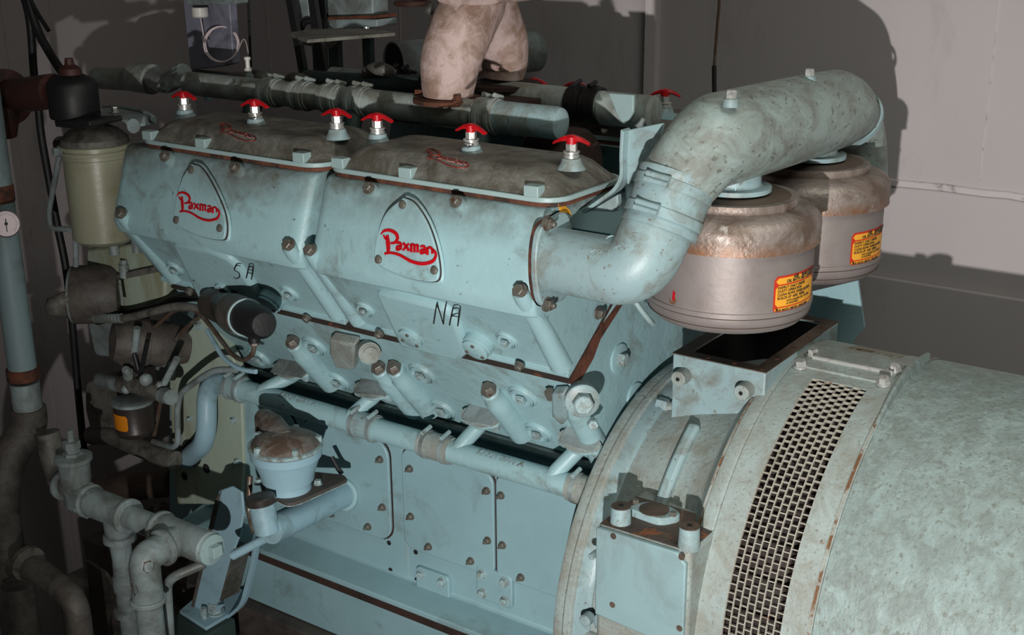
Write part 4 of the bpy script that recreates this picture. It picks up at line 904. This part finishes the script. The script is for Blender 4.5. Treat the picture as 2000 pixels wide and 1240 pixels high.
# ================================================================== free end of the engine and its auxiliaries (left side)
Y = onY
def ybox(P, y, d, name, mt, par, bevel=.003, rad=0.0):
    pts = [onY(x, yy, y) for x, yy in P]
    if rad: pts = roundpoly(pts, rad)
    return MB().prism(pts, (0, d, 0)).build(name, mt, par, bevel=bevel)
# gear case end plate
gc = empty('gear_case', Y(390, 980, 2.07), 'cream stained gear case plate with a large hole for the blue bend', 'casting')
hp = [Y(x, y, 2.15) for x, y in ((400, 612), (428, 650), (455, 700), (470, 742), (476, 905), (470, 985), (345, 985), (338, 900), (330, 760), (338, 690), (358, 660), (382, 630))]
MB().prism(hp, (0, .03, 0)).build('end_plate', M_cream, gc, bevel=.004)
ybox([(412, 760), (462, 752), (478, 1010), (420, 1000)], 2.16, .03, 'side_web', M_paint, gc)
for px, py, r in ((403, 915, .014), (360, 930, .012), (386, 1000, .012)):
    MB().lathe(Y(px, py, 2.149), -YV, [(0, r), (.0008, r)], 20).build('plate_hole', M_dark, gc)
MB().lathe(Y(374, 884, 2.149), -YV, [(0, .040), (.001, .040)], 30).build('bend_hole', M_dark, gc)
for px, py, r in ((390, 636, .012), (350, 695, .012), (373, 817, .007), (458, 820, .009), (466, 900, .009)):
    MB().hexbolt(Y(px, py, 2.15), -YV, r * .85, .012).build('plate_bolt', M_pbolt, gc)
o = tag(MB().prism([Y(x, y, 2.25) for x, y in ((330, 600), (415, 640), (440, 1030), (330, 1010))], (0, .25, 0)).build('end_casting', M_crank, bevel=.005), 'blue-grey end casting of the crankcase behind the cream plate', 'casting')
tag(MB().tube(fillet([Y(462, 722, 2.02), Y(420, 722, 2.02), Y(392, 738, 2.03), Y(352, 768, 2.05), Y(346, 800, 2.05), Y(348, 865, 2.06), Y(338, 874, 2.06), Y(300, 862, 2.08)], .03, 5), .0085, 12).build('pale_pipe', M_fit), 'thin pale pipe looping round the edge of the cream gear case plate', 'pipe')
tag(MB().tube(smooth_path([Y(300, 858, 2.1), Y(330, 700, 2.1), Y(346, 660, 2.1), Y(372, 632, 2.08), Y(398, 612, 2.06)], 6), .006, 10).build('thin_pipe', M_copper), 'thin brown pipe along the upper edge of the cream plate', 'pipe')
# shutdown solenoid and its copper pipe
so = empty('solenoid', Y(460, 640, 1.93), 'dark brown cylindrical solenoid with a grey ring under the letters S A', 'solenoid')
a, b = Y(416, 592, 2.0), Y(500, 628, 1.86); d = (b - a).normalized(); L_ = (b - a).length
MB().lathe(a, d, [(0, .034), (.004, .040), (L_ * .2, .041), (L_ * .22, .037), (L_ * .38, .037), (L_ * .4, .042), (L_ * .55, .042)], 32).build('body', M_brownplas, so)
MB().lathe(a, d, [(L_ * .5, .0445), (L_ * .78, .0445), (L_ * .79, .041)], 36).build('grey_ring', M_greybrown, so, bevel=.001)
MB().lathe(a, d, [(L_ * .775, .0442), (L_ * .80, .0442), (L_ * .802, .041)], 36).build('bright_edge', M_duct, so)
MB().lathe(a, d, [(L_ * .76, .0405), (L_ * 1.0, .0395), (L_ * 1.12, .034), (L_ * 1.16, .026), (L_ * 1.165, .01)], 36).build('end_cover', M_black, so)
ybox([(428, 562), (462, 566), (460, 590), (425, 588)], 1.99, .05, 'terminal_box', M_brownplas, so)
p = Y(497, 668, 1.89); MB().cyl(p, p + ZV * .045, .014, n=16).build('outlet_stub', M_black, so)
MB().lathe(p + ZV * -.006, ZV, [(0, .012), (.012, .012)], 6).build('stub_nut', M_copper, so)
tag(MB().tube(fillet([Y(300, 640, 2.05), Y(340, 605, 2.03), Y(380, 602, 2.0), Y(405, 628, 1.98), Y(455, 695, 1.93), Y(478, 706, 1.91), Y(495, 690, 1.89), p], .04, 6), .0058, 12).build('copper_pipe', M_copper), 'brown copper pipe looping down to the solenoid', 'pipe')
tag(MB().tube(fillet([Y(404, 644, 2.0), Y(436, 700, 1.97), Y(470, 722, 1.95), Y(500, 726, 1.95)], .03, 6), .006, 12).build('pale_pipe', M_bluepipe), 'thin blue pipe just below the copper pipe of the solenoid', 'pipe')
# braided and rigid hoses
hb = empty('fuel_hose', Y(230, 620, 2.0), 'braided hose running from the pump fitting to the solenoid', 'hose')
P_ = smooth_path([Y(135, 604, 1.98), Y(160, 617, 1.98), Y(200, 622, 1.99), Y(250, 620, 2.0), Y(300, 608, 2.0), Y(350, 598, 2.0), Y(405, 606, 2.0)], 8)
MB().tube(P_, .0105, 14).build('hose_body', M_iron, hb)
for i in range(9):
    c = P_[14 + i]; dd = (P_[15 + i] - P_[13 + i]).normalized(); MB().lathe(c - dd * .003, dd, [(0, .0105), (.0, .0128), (.006, .0128), (.006, .0105)], 16, caps=False).build('hose_ring', M_fit, hb)
tag(MB().tube(smooth_path([Y(190, 625, 2.05), Y(255, 612, 2.05), Y(310, 600, 2.05), Y(350, 582, 2.05), Y(400, 575, 2.05)], 6), .014, 12).build('black_hose', M_black), 'black hose above the braided hose', 'hose')
# beige filter canister with bracket
cn = empty('oil_canister', Y(200, 480, 2.0), 'beige cylindrical oil canister with a bolted domed lid left of the rocker box', 'canister')
ct, cb_ = Y(190, 300, 2.02), Y(207, 470, 2.02)
ct = Vector((cb_.x, 2.02, ct.z))
H_ = ct.z - cb_.z
MB().lathe(cb_, ZV, [(-.004, .04), (0, .068), (.012, .082), (H_ * .7, .084), (H_ - .008, .084), (H_ - .006, .087), (H_ + .004, .087)], 44).build('bowl', M_beige, cn)
MB().lathe(cb_ + ZV * (H_ + .004), ZV, [(0, .090), (.009, .091), (.010, .087), (.013, .087), (.014, .092), (.022, .092), (.024, .088)], 44).build('lid_ring', M_beige, cn)
MB().lathe(cb_ + ZV * (H_ + .027), ZV, [(0, .086), (.015, .084), (.036, .062), (.048, .036), (.050, .02), (.062, .019), (.063, .01)], 44).build('dome_lid', M_iron, cn)
MB().hexbolt(cb_ + ZV * (H_ + .088), ZV, .012, .012).build('lid_nut', M_fit, cn)
MB().hexbolt(cb_ + Vector((-.03, -.088, H_ + .016)), (-.2, -1, .1), .011, .014).build('lid_bolt', M_fit, cn)
MB().sphere(cb_ + Vector((-.10, -.03, H_ + .018)), .022, 14).build('side_union', M_iron, cn)
MB().tube(fillet([cb_ + Vector((-.10, -.03, H_ + .015)), Y(113, 320, 1.98), Y(95, 415, 1.98), Y(98, 446, 1.98), Y(148, 448, 1.99), Y(148, 520, 1.99)], .035, 6), .0075, 12).build('drain_pipe', M_fit, cn)
# canister bracket and housing beneath
hs = empty('pump_housing', Y(240, 590, 2.06), 'greenish grey pump housing with clamp bolts under the beige canister', 'casting')
ybox([(168, 486), (278, 474), (322, 545), (322, 580), (240, 625), (168, 620)], 2.06, .12, 'housing', M_cream, hs, bevel=.008)
ybox([(205, 540), (312, 518), (316, 530), (210, 552)], 2.045, .03, 'clamp_seam', M_iron, hs)
for px, py in ((212, 500), (256, 496), (232, 545)):
    p = Y(px, py, 2.03); MB().cyl(p + YV * .02, p + Vector((0, .02, .035)), .013, n=16).build('bolt_post', M_fit, hs); MB().hexbolt(p + Vector((0, .02, .034)), ZV, .010, .012).build('post_bolt', M_fit, hs)
tag(MB().tube([Y(234, 556, 2.0), Y(240, 596, 2.0)], .004, 8).build('dip_rod', M_fit), 'short pale rod below the middle clamp bolt of the pump housing', 'rod')
dr = empty('belt_drum', Y(170, 600, 2.0), 'brown and grey round drum with an end plate left of the pump housing', 'drum')
a = Y(222, 574, 2.06); d = Vector((-.75, -.66, .02)).normalized()
MB().lathe(a, d, [(-.02, .070), (.0, .080), (.10, .080), (.104, .077)], 44).build('drum_shell', M_greybrown, dr)
MB().lathe(a + d * .103, d, [(0, .0775), (.006, .0775), (.007, .075), (.008, .02)], 44).build('drum_face', M_fit, dr)
MB().tube([a + d * .10 + Vector((0, 0, -.03)), a + d * .16 + Vector((0, 0, -.03))], .026, 20).build('hub', M_iron, dr)
p = Y(116, 590, 1.93)
MB().tube(smooth_path([p + Vector((.03, .03, .015)), p, p + Vector((.0, -.02, -.01)), Y(140, 606, 1.97)], 5), .022, 16).build('elbow_union', M_iron, dr)
MB().lathe(Y(100, 590, 1.93), (-.7, -.7, 0), [(-.01, .014), (.012, .012)], 6).build('union_nut', M_iron, dr)
# starter motor
sm = empty('starter_motor', Y(290, 690, 2.1), 'brownish grey starter motor body left of the cream plate', 'motor')
a, b = Y(330, 672, 2.12), Y(245, 668, 2.02); d = (b - a).normalized()
MB().lathe(a, d, [(-.05, .05), (0, .062), (.06, .064), (.062, .07), (.085, .071), (.12, .066), (.15, .05), (.155, .02)], 40).build('motor_body', M_greybrown, sm)
MB().tube([Y(268, 640, 2.0), Y(262, 690, 2.0)], .010, 10).build('end_rib', M_fit, sm)
ybox([(300, 700), (330, 690), (326, 745), (305, 740)], 2.08, .03, 'mount_plate', M_fit, sm)
for pts in (((288, 665), (272, 745)), ((262, 690), (270, 722))): MB().tube([Y(x, y, 1.99) for x, y in pts], .006, 10).build('black_link', M_black, sm)
# spin-on filter with orange label
sf = empty('spin_on_filter', Y(258, 850, 1.98), 'small dark spin-on filter with an orange label', 'oil filter')
a = Y(259, 786, 2.02); bz = Y(259, 846, 2.02).z
MB().lathe((a.x, 2.02, bz), ZV, [(0, .03), (.004, .046), (.014, .052), (.018, .053), (.022, .051), (a.z - bz - .004, .053), (a.z - bz, .05)], 40).build('filter_can', M_brownplas, sf)
MB().lathe((a.x, 2.02, a.z), ZV, [(0, .056), (.008, .057), (.010, .052)], 40).build('filter_head', M_fit, sf)
lb = bend_on(grid_plate(0, 0, .062, .045, .0008, 12, .006), (a.x, 2.02, bz + .030), .0525, math.radians(-125)).build('orange_sticker', M_orange, sf)
# fittings above the filter
vf = empty('valve_fittings', Y(300, 770, 2.0), 'cluster of grey pipe fittings above the spin-on filter', 'fitting')
MB().cyl(Y(196, 742, 2.04), Y(238, 752, 2.02), .021, n=20).build('left_stub', M_fit, vf)
MB().tube(smooth_path([Y(238, 752, 2.0), Y(262, 752, 1.99), Y(300, 764, 1.98), Y(325, 772, 1.98)], 5), .022, 18).build('cross_body', M_iron, vf)
for px, py, r in ((250, 735, .014), (285, 742, .018), (312, 752, .011), (246, 760, .013)):
    MB().sphere(Y(px, py, 1.975), r, 14).build('round_boss', M_fit, vf)
MB().hexbolt(Y(250, 728, 1.97), (.1, -.5, .8), .011, .016).build('plug', M_fit, vf)
MB().cyl(Y(318, 772, 1.96), Y(334, 776, 1.95), .020, n=18).build('end_nut', M_fit, vf)
MB().tube([Y(346, 700, 1.99), Y(320, 750, 1.98)], .009, 10).build('link_pipe', M_fit, vf)
# background structure between the auxiliaries
for i, (P, y, mt, nm, lb) in enumerate((([(165, 600), (240, 600), (240, 700), (185, 695)], 2.17, M_fit, 'side_casting', 'greenish casting block between the drum and the starter motor'),
                                       ([(165, 745), (205, 735), (230, 760), (230, 850), (180, 860), (165, 800)], 2.10, M_iron, 'side_casting', 'dark grey rounded casting left of the spin-on filter'))):
    tag(MB().prism(roundpoly([Y(a_, b_, y) for a_, b_ in P], .02), (0, .1, 0)).build(nm, mt, bevel=.01, seg=3), lb, 'casting')
tag(MB().tube(fillet([Y(180, 850, 2.12), Y(215, 850, 2.1), Y(290, 880, 2.08), Y(342, 900, 2.08)], .04, 6), .028, 18).build('grey_pipe', M_iron), 'dark grey pipe running under the spin-on filter', 'pipe')
tag(MB().tube(fillet([Y(170, 960, 2.3), Y(262, 950, 2.3), Y(345, 940, 2.3)], .04, 6), .045, 18).build('dark_pipe', M_lid), 'thick dark pipe low behind the cream plate', 'pipe')
# flexible black cables
for i, (pts, r, lab) in enumerate((
        ([(40, -30), (58, 40), (66, 140), (74, 200), (80, 260), (92, 330), (110, 430), (128, 520), (140, 620), (152, 760), (166, 900)], .011, 'thick black cable dropping the whole height at the left'),
        ([(48, -30), (70, 50), (95, 100), (122, 142)], .012, 'black cable slanting down to the black cylinder'),
        ([(44, -30), (70, 20), (95, 60)], .006, 'thin black cable at the top left corner'))):
    tag(MB().tube(smooth_path([Y(x, y, 2.12) for x, y in pts], 6), r, 12).build('black_cable', M_black), lab, 'cable')
# maroon flanged pipe and black cylinder
mp = empty('maroon_pipe', Y(30, 200, 1.95), 'dark maroon flanged pipe stub at the left edge', 'pipe')
a, b = Y(-30, 195, 1.95), Y(105, 178, 1.95)
MB().cyl(a, b, .044, n=28).build('pipe_body', M_maroon, mp)
MB().lathe(a + (b - a) * .2, (b - a), [(-.02, .07), (.012, .075), (.05, .072), (.055, .05)], 32).build('flange', M_maroon, mp)
MB().cyl(Y(2, 200, 1.92), Y(2, 262, 1.92), .05, .04, n=24).build('outlet', M_maroon, mp)
bc = empty('black_cylinder', Y(150, 225, 1.97), 'glossy black vertical cylinder with a maroon valve stem on top', 'cylinder')
a = Y(148, 232, 1.97); zt = Y(148, 166, 1.97).z
MB().lathe((a.x, 1.97, a.z), ZV, [(0, .050), (.004, .060), (.01, .062), (zt - a.z, .062), (zt - a.z + .012, .055), (zt - a.z + .025, .03)], 36).build('shell', M_black, bc)
MB().lathe((a.x, 1.97, zt + .02), ZV, [(0, .03), (.02, .026), (.03, .012), (.045, .010), (.046, .003)], 20).build('stem', M_maroon, bc)
MB().prism([Y(x, y, 1.91) for x, y in ((105, 236), (172, 236), (176, 246), (150, 252), (108, 248))], (0, .1, 0)).build('base_plate', M_black, bc, bevel=.003)
# strap bracket over the canister
sb = empty('strap_bracket', Y(230, 230, 2.0), 'flat grey strap bracket bolted over the beige canister', 'bracket')
e = [Y(x, y, 2.04) for x, y in ((160, 218), (185, 218), (262, 232), (270, 246))]
mb = MB(); mb.rings([[p + Vector((0, -.03, .002)), p + Vector((0, .06, .002)), p + Vector((0, .06, -.003)), p + Vector((0, -.03, -.003))] for p in fillet(e, .01, 4)])
mb.build('strap', M_fit, sb, bevel=.001)
MB().tube(smooth_path([Y(190, 212, 2.12), Y(245, 212, 2.12), Y(285, 222, 2.1), Y(300, 232, 2.08)], 5), .008, 10).build('rear_edge', M_fit, sb)
for px, py in ((191, 214), (224, 216)): MB().hexbolt(Y(px, py, 2.05) - ZV * .004, ZV, .009, .012).build('strap_bolt', M_steel, sb)
MB().lathe(Y(262, 246, 2.0), (.3, -1, .2), [(0, .018), (.004, .018)], 24).build('round_lug', M_fit, sb)
# fuel lift pump on its inlet pipe
lp = empty('lift_pump', Y(560, 960, 1.93), 'round blue lift pump with a rusty bolted lid standing on the inlet pipe', 'pump')
PX, PY_ = Y(563, 945, 1.93).x, 1.93; z0 = Y(563, 950, 1.93).z; zt = Y(563, 868, 1.93).z
hh = zt - z0
MB().lathe((PX, PY_, z0 - .01), ZV, [(0, .055), (.028, .054), (.030, .062), (.05, .066), (hh * .80, .080), (hh * .82, .084), (hh + .0, .086)], 44).build('pump_body', M_bluepipe, lp)
MB().lathe((PX, PY_, z0 - .01 + hh), ZV, [(.002, .088), (.010, .089), (.011, .084)], 44).build('lid_flange', M_pbolt, lp)
l_ = MB().lathe((PX, PY_, z0 + hh), ZV, [(0, .082), (.010, .076), (.024, .05), (.030, .02)], 40).build('domed_lid', M_rlid, lp)
MB().tube([Vector((PX - .0, PY_, z0 + hh + .004)), Vector((PX - .07, PY_ + .03, z0 + hh + .018)), Vector((PX - .115, PY_ + .05, z0 + hh + .018)), Vector((PX - .12, PY_ + .05, z0 + hh - .06))], [.03, .03, .028, .024], 20).build('lid_outlet', M_rlid, lp)
for k in range(5):
    t_ = math.radians(-100 + 72 * k); MB().hexbolt((PX + .078 * math.cos(t_), PY_ + .078 * math.sin(t_), z0 + hh), ZV, .0085, .012, True).build('lid_bolt', M_pbolt, lp)
ip = empty('inlet_pipe', Y(600, 1010, 2.0), 'blue inlet pipe with a filler neck running under the lift pump to the crankcase', 'pipe')
q0 = Y(528, 1035, 1.84); q1 = Vector((q0.x, YD - .01, q0.z))
q1 = Y(672, 965, YD - .02); q0 = Vector((q1.x, 1.83, q1.z)) if False else q0
MB().cyl(q0, q1, .034, n=32).build('pipe_body', M_bluepipe, ip)
MB().lathe(q1, (q1 - q0), [(-.008, .043), (.012, .043)], 28).build('pipe_flange', M_paint, ip, bevel=.002)
MB().prism(roundpoly([onZ(x, y, z0 - .012) for x, y in ((500, 915), (672, 932), (680, 942), (585, 985), (562, 990), (515, 968))], .012), (0, 0, .008)).build('saddle_plate', M_beam, ip, bevel=.002)
MB().prism(roundpoly([onZ(x, y, z0 - .02) for x, y in ((502, 917), (673, 934), (681, 944), (586, 987), (561, 992), (513, 970))], .012), (0, 0, .008)).build('saddle', M_pbolt, ip, bevel=.002)
for px, py in ((505, 943), (583, 965), (621, 945)): MB().hexbolt(onZ(px, py, z0 - .004), ZV, .0085, .009).build('saddle_bolt', M_pbolt, ip)
a = Y(520, 1030, 1.83); b = Y(510, 980, 1.83); u = (b - a).normalized()
MB().cyl(a - u * .01, b, .030, n=30).build('filler_neck', M_bluepipe, ip)
cp_ = MB().lathe(b - u * .004, u, [(0, .0335), (.016, .0345), (.018, .033), (.0185, .0)], 36, caps=False).build('filler_cap', M_brownplas, ip)
MB().tube([Y(648, 892, 2.08), Y(660, 915, 2.08), Y(668, 925, 2.08)], .006, 10).build('lever', M_black, ip)
MB().tube(fillet([Y(488, 930, 1.90), Y(486, 1000, 1.88), Y(496, 1040, 1.86)], .01), .007, 10).build('brass_rod', M_copper, ip)
dp = tag(MB().tube([Y(455, 1085, 1.82), Y(540, 1040, 1.86)], .011, 14).build('thin_pipe', M_bluepipe), 'thin blue drain arm between the pipe plug and the inlet pipe', 'pipe')
# foot bracket
fb = empty('foot_bracket', Y(430, 1210, 1.88), 'blue channel shaped foot bracket with a big nut on its base plate', 'bracket')
c_ = [(432, 955), (462, 950), (478, 962), (470, 1120), (420, 1190), (370, 1200)]
ybox([(428, 958), (452, 950), (472, 962), (476, 1000), (468, 1045), (458, 1072), (430, 1174), (372, 1200), (398, 1090), (412, 1000)], 1.96, .008, 'web', M_bluepipe, fb)
w0, w1, w2, w3 = Y(459, 1072, 1.96), Y(431, 1174, 1.96), Y(468, 1156, 2.03), Y(492, 1058, 2.03)
MB().prism([w0, w1, w2, w3], XV * -.006).build('side_web', M_iron, fb, bevel=.001)  # darker colour stands in for the weaker light on this side
ybox([(420, 975), (432, 958), (408, 1060), (376, 1195), (370, 1196), (400, 1060)], 1.955, .004, 'web_edge', M_greybrown, fb)
P_ = [Y(x, y, 1.985) for x, y in ((497, 1060), (490, 1100), (470, 1180), (440, 1206), (400, 1222))]
mb = MB(); mb.rings([[p + Vector((0, -.004, 0)), p + Vector((.012, -.004, 0)), p + Vector((.012, .012, 0)), p + Vector((0, .012, 0))] for p in fillet(P_, .03, 5)])
mb.build('side_flange', M_bluepipe, fb, bevel=.001)
ybox([(375, 1190), (352, 1202), (388, 1222), (440, 1180)], 1.96, .01, 'toe', M_bluepipe, fb)
zb = Y(420, 1208, 1.95).z
MB().prism([onZ(x, y, zb) for x, y in ((350, 1192), (402, 1226), (466, 1188), (478, 1150), (400, 1150))], (0, 0, -.010)).build('base_plate', M_bluepipe, fb, bevel=.002)
MB().hexbolt(onZ(421, 1196, zb), ZV, .020, .028, True, .010).build('foot_nut', M_pbolt, fb)
MB().hexbolt(onZ(399, 1206, zb), ZV, .009, .03, False).build('small_nut', M_pbolt, fb)
for px, py in ((467, 972), (470, 1022)): MB().hexbolt(Y(px, py, 1.99), -YV, .012, .014).build('web_bolt', M_pbolt, fb)
# bearers and plinth below the engine
tag(MB().box((-3.1, 2.085, -.20), (-1.282, 2.40, -.112)).build('steel_bearer', M_beam, bevel=.004), 'brown steel bearer under the near side of the engine', 'beam')
tag(MB().box((-3.1, 2.0, FZ), (-1.2, 2.5, -.202)).build('engine_plinth', M_greybrown, bevel=.004), 'dark grey brown plinth carrying the brown steel bearer', 'plinth')
tag(MB().box((onZ(350, 1192, zb).x - .01, 1.84, FZ), (onZ(476, 1180, zb).x + .02, 1.995, zb - .011)).build('pedestal', M_band, bevel=.006), 'dark pedestal under the foot bracket', 'pedestal')
# ---------------- near pipework
T = 1.75
w_ = empty('tee_pipework', Y(300, 1040, T), 'grey painted screwed pipework with tees, an elbow and a rust spotted square plug', 'pipework')
A_, B_ = Y(150, 958, T), Y(425, 1078, T)
ax = XV
zz = B_.z; yy = T
xq = lambda px, py: onY(px, py, T).x
def coll(x, r, w=.012, mt=M_fit): return MB().lathe((x - w / 2, T, zz), XV, [(0, r * .92), (w * .2, r), (w * .8, r), (w, r * .92)], 32).build('socket_bead', mt, w_)
x1_, x2_, x3_, x4_, x5_ = xq(165, 968), xq(250, 1005), xq(330, 1036), xq(402, 1064), xq(428, 1077)
MB().cyl((x1_, T, zz), (x3_, T, zz), .030, n=30).build('pipe_run', M_fit, w_)
MB().cyl((x1_ + .03, T, zz), (x2_, T, zz), .038, n=30).build('tee_body', M_fit, w_, bevel=.004)
MB().cyl((x3_ - .03, T, zz), (x4_, T, zz), .040, n=32).build('tee_body', M_fit, w_, bevel=.004)
coll(x2_, .045); coll(x1_ + .02, .044); coll(x3_ - .03, .046); coll(x4_ + .004, .041, .02)
MB().lathe((x1_ - .01, T, zz), XV, [(0, .048), (.028, .048)], 6, a0=.5).build('hexagon_union', M_fit, w_)
e_ = MB().lathe((x4_ + .012, T, zz), XV, [(0, .037), (.010, .037), (.011, .034)], 32).build('plug', M_rail, w_)
MB().box((x4_ + .02, T - .014, zz - .014), (x4_ + .042, T + .014, zz + .014)).build('plug_square', M_rail, e_, bevel=.002)
# elbow coming forward and turning down
xe = xq(356, 1053)
yb = 1.635
MB().tube([Vector((xe, T, zz)), Vector((xe, T - .055, zz))], .037, 28).build('side_outlet', M_fit, w_)
MB().lathe((xe, T - .05, zz), -YV, [(0, .041), (.003, .045), (.012, .045), (.015, .041)], 30).build('socket_bead', M_fit, w_)
MB().tube(fillet([(xe, T - .06, zz), (xe, yb, zz), (xe, yb, zz - .11)], .06, 12), .036, 30).build('elbow', M_fit, w_)
from mathutils.bvhtree import BVHTree
def patch(obj, polys, name, mt):
    off = WL[obj.name]; bv = BVHTree.FromPolygons([v.co + off for v in obj.data.vertices], [tuple(p.vertices) for p in obj.data.polygons])
    for P in polys:
        pts = []
        for q in P:
            d = ray(*q).normalized(); h = bv.ray_cast(CAM, d)
            if h[0] is None: break
            pts.append(h[0] - d * .0006)
        else: MB().prism(pts, -d * .0004).build(name, mt, obj)
patch([o for o in w_.children if o.name.startswith('elbow')][0], [[(281, 1098), (293, 1094), (303, 1100), (300, 1113), (289, 1121), (279, 1114)], [(258, 1138), (266, 1143), (270, 1156), (263, 1164), (257, 1152)]], 'bare_patch', M_lid)
MB().lathe((xe, yb, zz - .105), -ZV, [(0, .040), (.003, .0425), (.010, .0425), (.013, .038)], 30).build('socket_bead', M_fit, w_)
MB().cyl((xe, yb, zz - .11), (xe, yb, FZ), .0315, n=30).build('down_pipe', M_fit, w_)
# left tee drop
xt = xq(228, 1000)
MB().lathe((xt, T, zz), -ZV, [(.0, .036), (.05, .035), (.062, .030), (.064, .040), (.078, .041), (.082, .028), (.13, .025), (.18, .027), (.182, .030), (.22, .030), (.222, .026), (.27, .026), (.275, .036), (.29, .036), (.292, .026)], 28).build('drop_reducer', M_fit, w_)
MB().cyl((xt, T, zz - .28), (xt, T, FZ), .024, n=24).build('drop_pipe', M_fit, w_)
# valve body at the left
vb = empty('stop_valve', Y(158, 960, T), 'grey stop valve with a nut topped cylindrical body', 'valve')
p = Vector((xq(150, 950), T + .0, 0)); z0_, z1_ = Y(158, 985, T).z, Y(158, 905, T).z
MB().lathe((p.x, T, z0_), ZV, [(-.02, .02), (0, .034), (z1_ - z0_, .040), (z1_ - z0_ + .002, .047), (z1_ - z0_ + .012, .047), (z1_ - z0_ + .016, .03)], 32).build('valve_body', M_fit, vb)
MB().lathe((p.x, T, z1_ + .014), ZV, [(0, .024), (.010, .024), (.011, .018), (.02, .018), (.021, .022), (.04, .022), (.041, .016)], 6).build('gland_nut', M_fit, vb)
MB().cyl((p.x, T, z1_ + .05), (p.x, T, z1_ + .085), .0085, n=12).build('stem', M_fit, vb)
MB().tube(fillet([(p.x - .02, T, z0_ + .04), (p.x - .11, T + .02, z0_ + .05), (p.x - .13, T + .02, z0_ + .16)], .06), .032, 24).build('inlet_elbow', M_iron, vb)
MB().lathe((p.x - .06, T, z0_ + .04), XV, [(0, .036), (.004, .041), (.012, .041), (.014, .036)], 28).build('socket_bead', M_fit, vb)
# thin pale pipe behind the elbow
tag(MB().tube(fillet([Y(400, 1100, 1.78), Y(340, 1125, 1.72), Y(326, 1140, 1.72), Y(332, 1250, 1.72)], .03), .012, 14).build('slim_pipe', M_fit), 'slim pale pipe just behind the large elbow', 'pipe')
# tall blue pipe with gauge, dark bends beneath
tp = empty('riser_pipe', Y(40, 700, 1.8), 'tall blue-grey riser pipe at the left edge with rust bands and dark bend', 'pipe')
r0 = Y(-14, 200, 1.8); r1 = Y(45, 700, 1.8); xr = (r0.x + r1.x) / 2 + .02
xr = Y(33, 640, 1.8).x
MB().cyl((xr, 1.8, 1.36), (xr, 1.8, Y(45, 722, 1.8).z), .0365, n=32).build('blue_length', M_riser, tp)
MB().lathe((xr, 1.8, Y(45, 718, 1.8).z), -ZV, [(0, .0365), (.002, .042), (.03, .043), (.034, .0385)], 32).build('rust_band', M_rust, tp)
MB().cyl((xr, 1.8, Y(45, 745, 1.8).z), (xr, 1.8, Y(52, 795, 1.8).z), .038, n=32).build('pale_socket', M_fit, tp)
zq = Y(52, 795, 1.8).z
MB().lathe((xr, 1.8, Y(33, 392, 1.8).z), ZV, [(-.012, .037), (-.01, .0385), (.03, .0385), (.032, .037)], 32).build('rust_patch', M_rust, tp)
MB().tube(fillet([(xr, 1.8, zq), (xr, 1.8, zq - .05), (xr - .03, 1.74, zq - .13), (xr - .03, 1.70, zq - .24), (xr - .03, 1.70, FZ)], [.04, .06, .06], 8), .046, 30).build('dark_bend', M_greybrown, tp)
g = empty('pressure_gauge', Y(14, 437, 1.74), 'round white pressure gauge with a black needle at the left edge', 'gauge')
p = Y(12, 437, 1.74); d = (CAM - p).normalized(); d = (d + ZV * -.1).normalized()
MB().lathe(p, d, [(-.03, .032), (0, .034), (.003, .034), (.003, .031), (.0, .031)], 40, caps=False).build('case', M_black, g)
MB().lathe(p, d, [(-.002, .031), (.0005, .031)], 40).build('dial', M_dial, g)
u = XV.cross(d).cross(d).normalized() * -1; u = (ZV - d * d.z).normalized(); s_ = u.cross(d)
MB().prism([p + d * .001 + s_ * .0008 - u * .02, p + d * .001 + s_ * .0012 + u * .012, p + d * .001 - s_ * .0012 + u * .012, p + d * .001 - s_ * .0008 - u * .02], d * .001).build('needle', M_ink, g)
MB().lathe(p, d, [(.001, .004), (.0025, .004)], 16).build('needle_hub', M_ink, g)
mb = MB()
for k in range(25):
    a = math.radians(-135 + 270 * k / 24); c0_, s0_ = math.cos(a), math.sin(a); v = u * c0_ + s_ * s0_; w2 = u * -s0_ + s_ * c0_
    mb.prism([p + v * .022 + w2 * .0003 + d * .0008, p + v * (.026 if k % 4 else .0275) + w2 * .0003 + d * .0008, p + v * (.026 if k % 4 else .0275) - w2 * .0003 + d * .0008, p + v * .022 - w2 * .0003 + d * .0008], d * .0004)
mb.build('scale_marks', M_ink, g)
dq = empty('drain_elbow', Y(110, 1180, 1.6), 'dark brownish pipe elbow at the bottom left', 'pipe')
MB().tube(fillet([Y(30, 1105, 1.62), Y(70, 1110, 1.62), Y(148, 1170, 1.6), Vector((Y(148, 1170, 1.6).x, 1.6, FZ))], [.03, .05], 8), .031, 26).build('elbow', M_greybrown, dq)
MB().lathe(Y(52, 1098, 1.62), (Y(148, 1170, 1.6) - Y(52, 1098, 1.62)), [(-.004, .044), (.012, .045), (.014, .04)], 28).build('socket_bead', M_iron, dq)
MB().cyl(Y(34, 1140, 1.66), Vector((Y(34, 1140, 1.66).x, 1.66, FZ)), .042, n=26).build('lower_leg', M_greybrown, dq)
tag(MB().prism([Y(x, y, 1.9) for x, y in ((168, 1095), (205, 1120), (222, 1150), (200, 1260), (180, 1260), (172, 1130))], (0, .01, 0)).build('angle_iron', M_beam), 'dark brown angle iron between the dark elbow and the slim down pipe', 'beam')
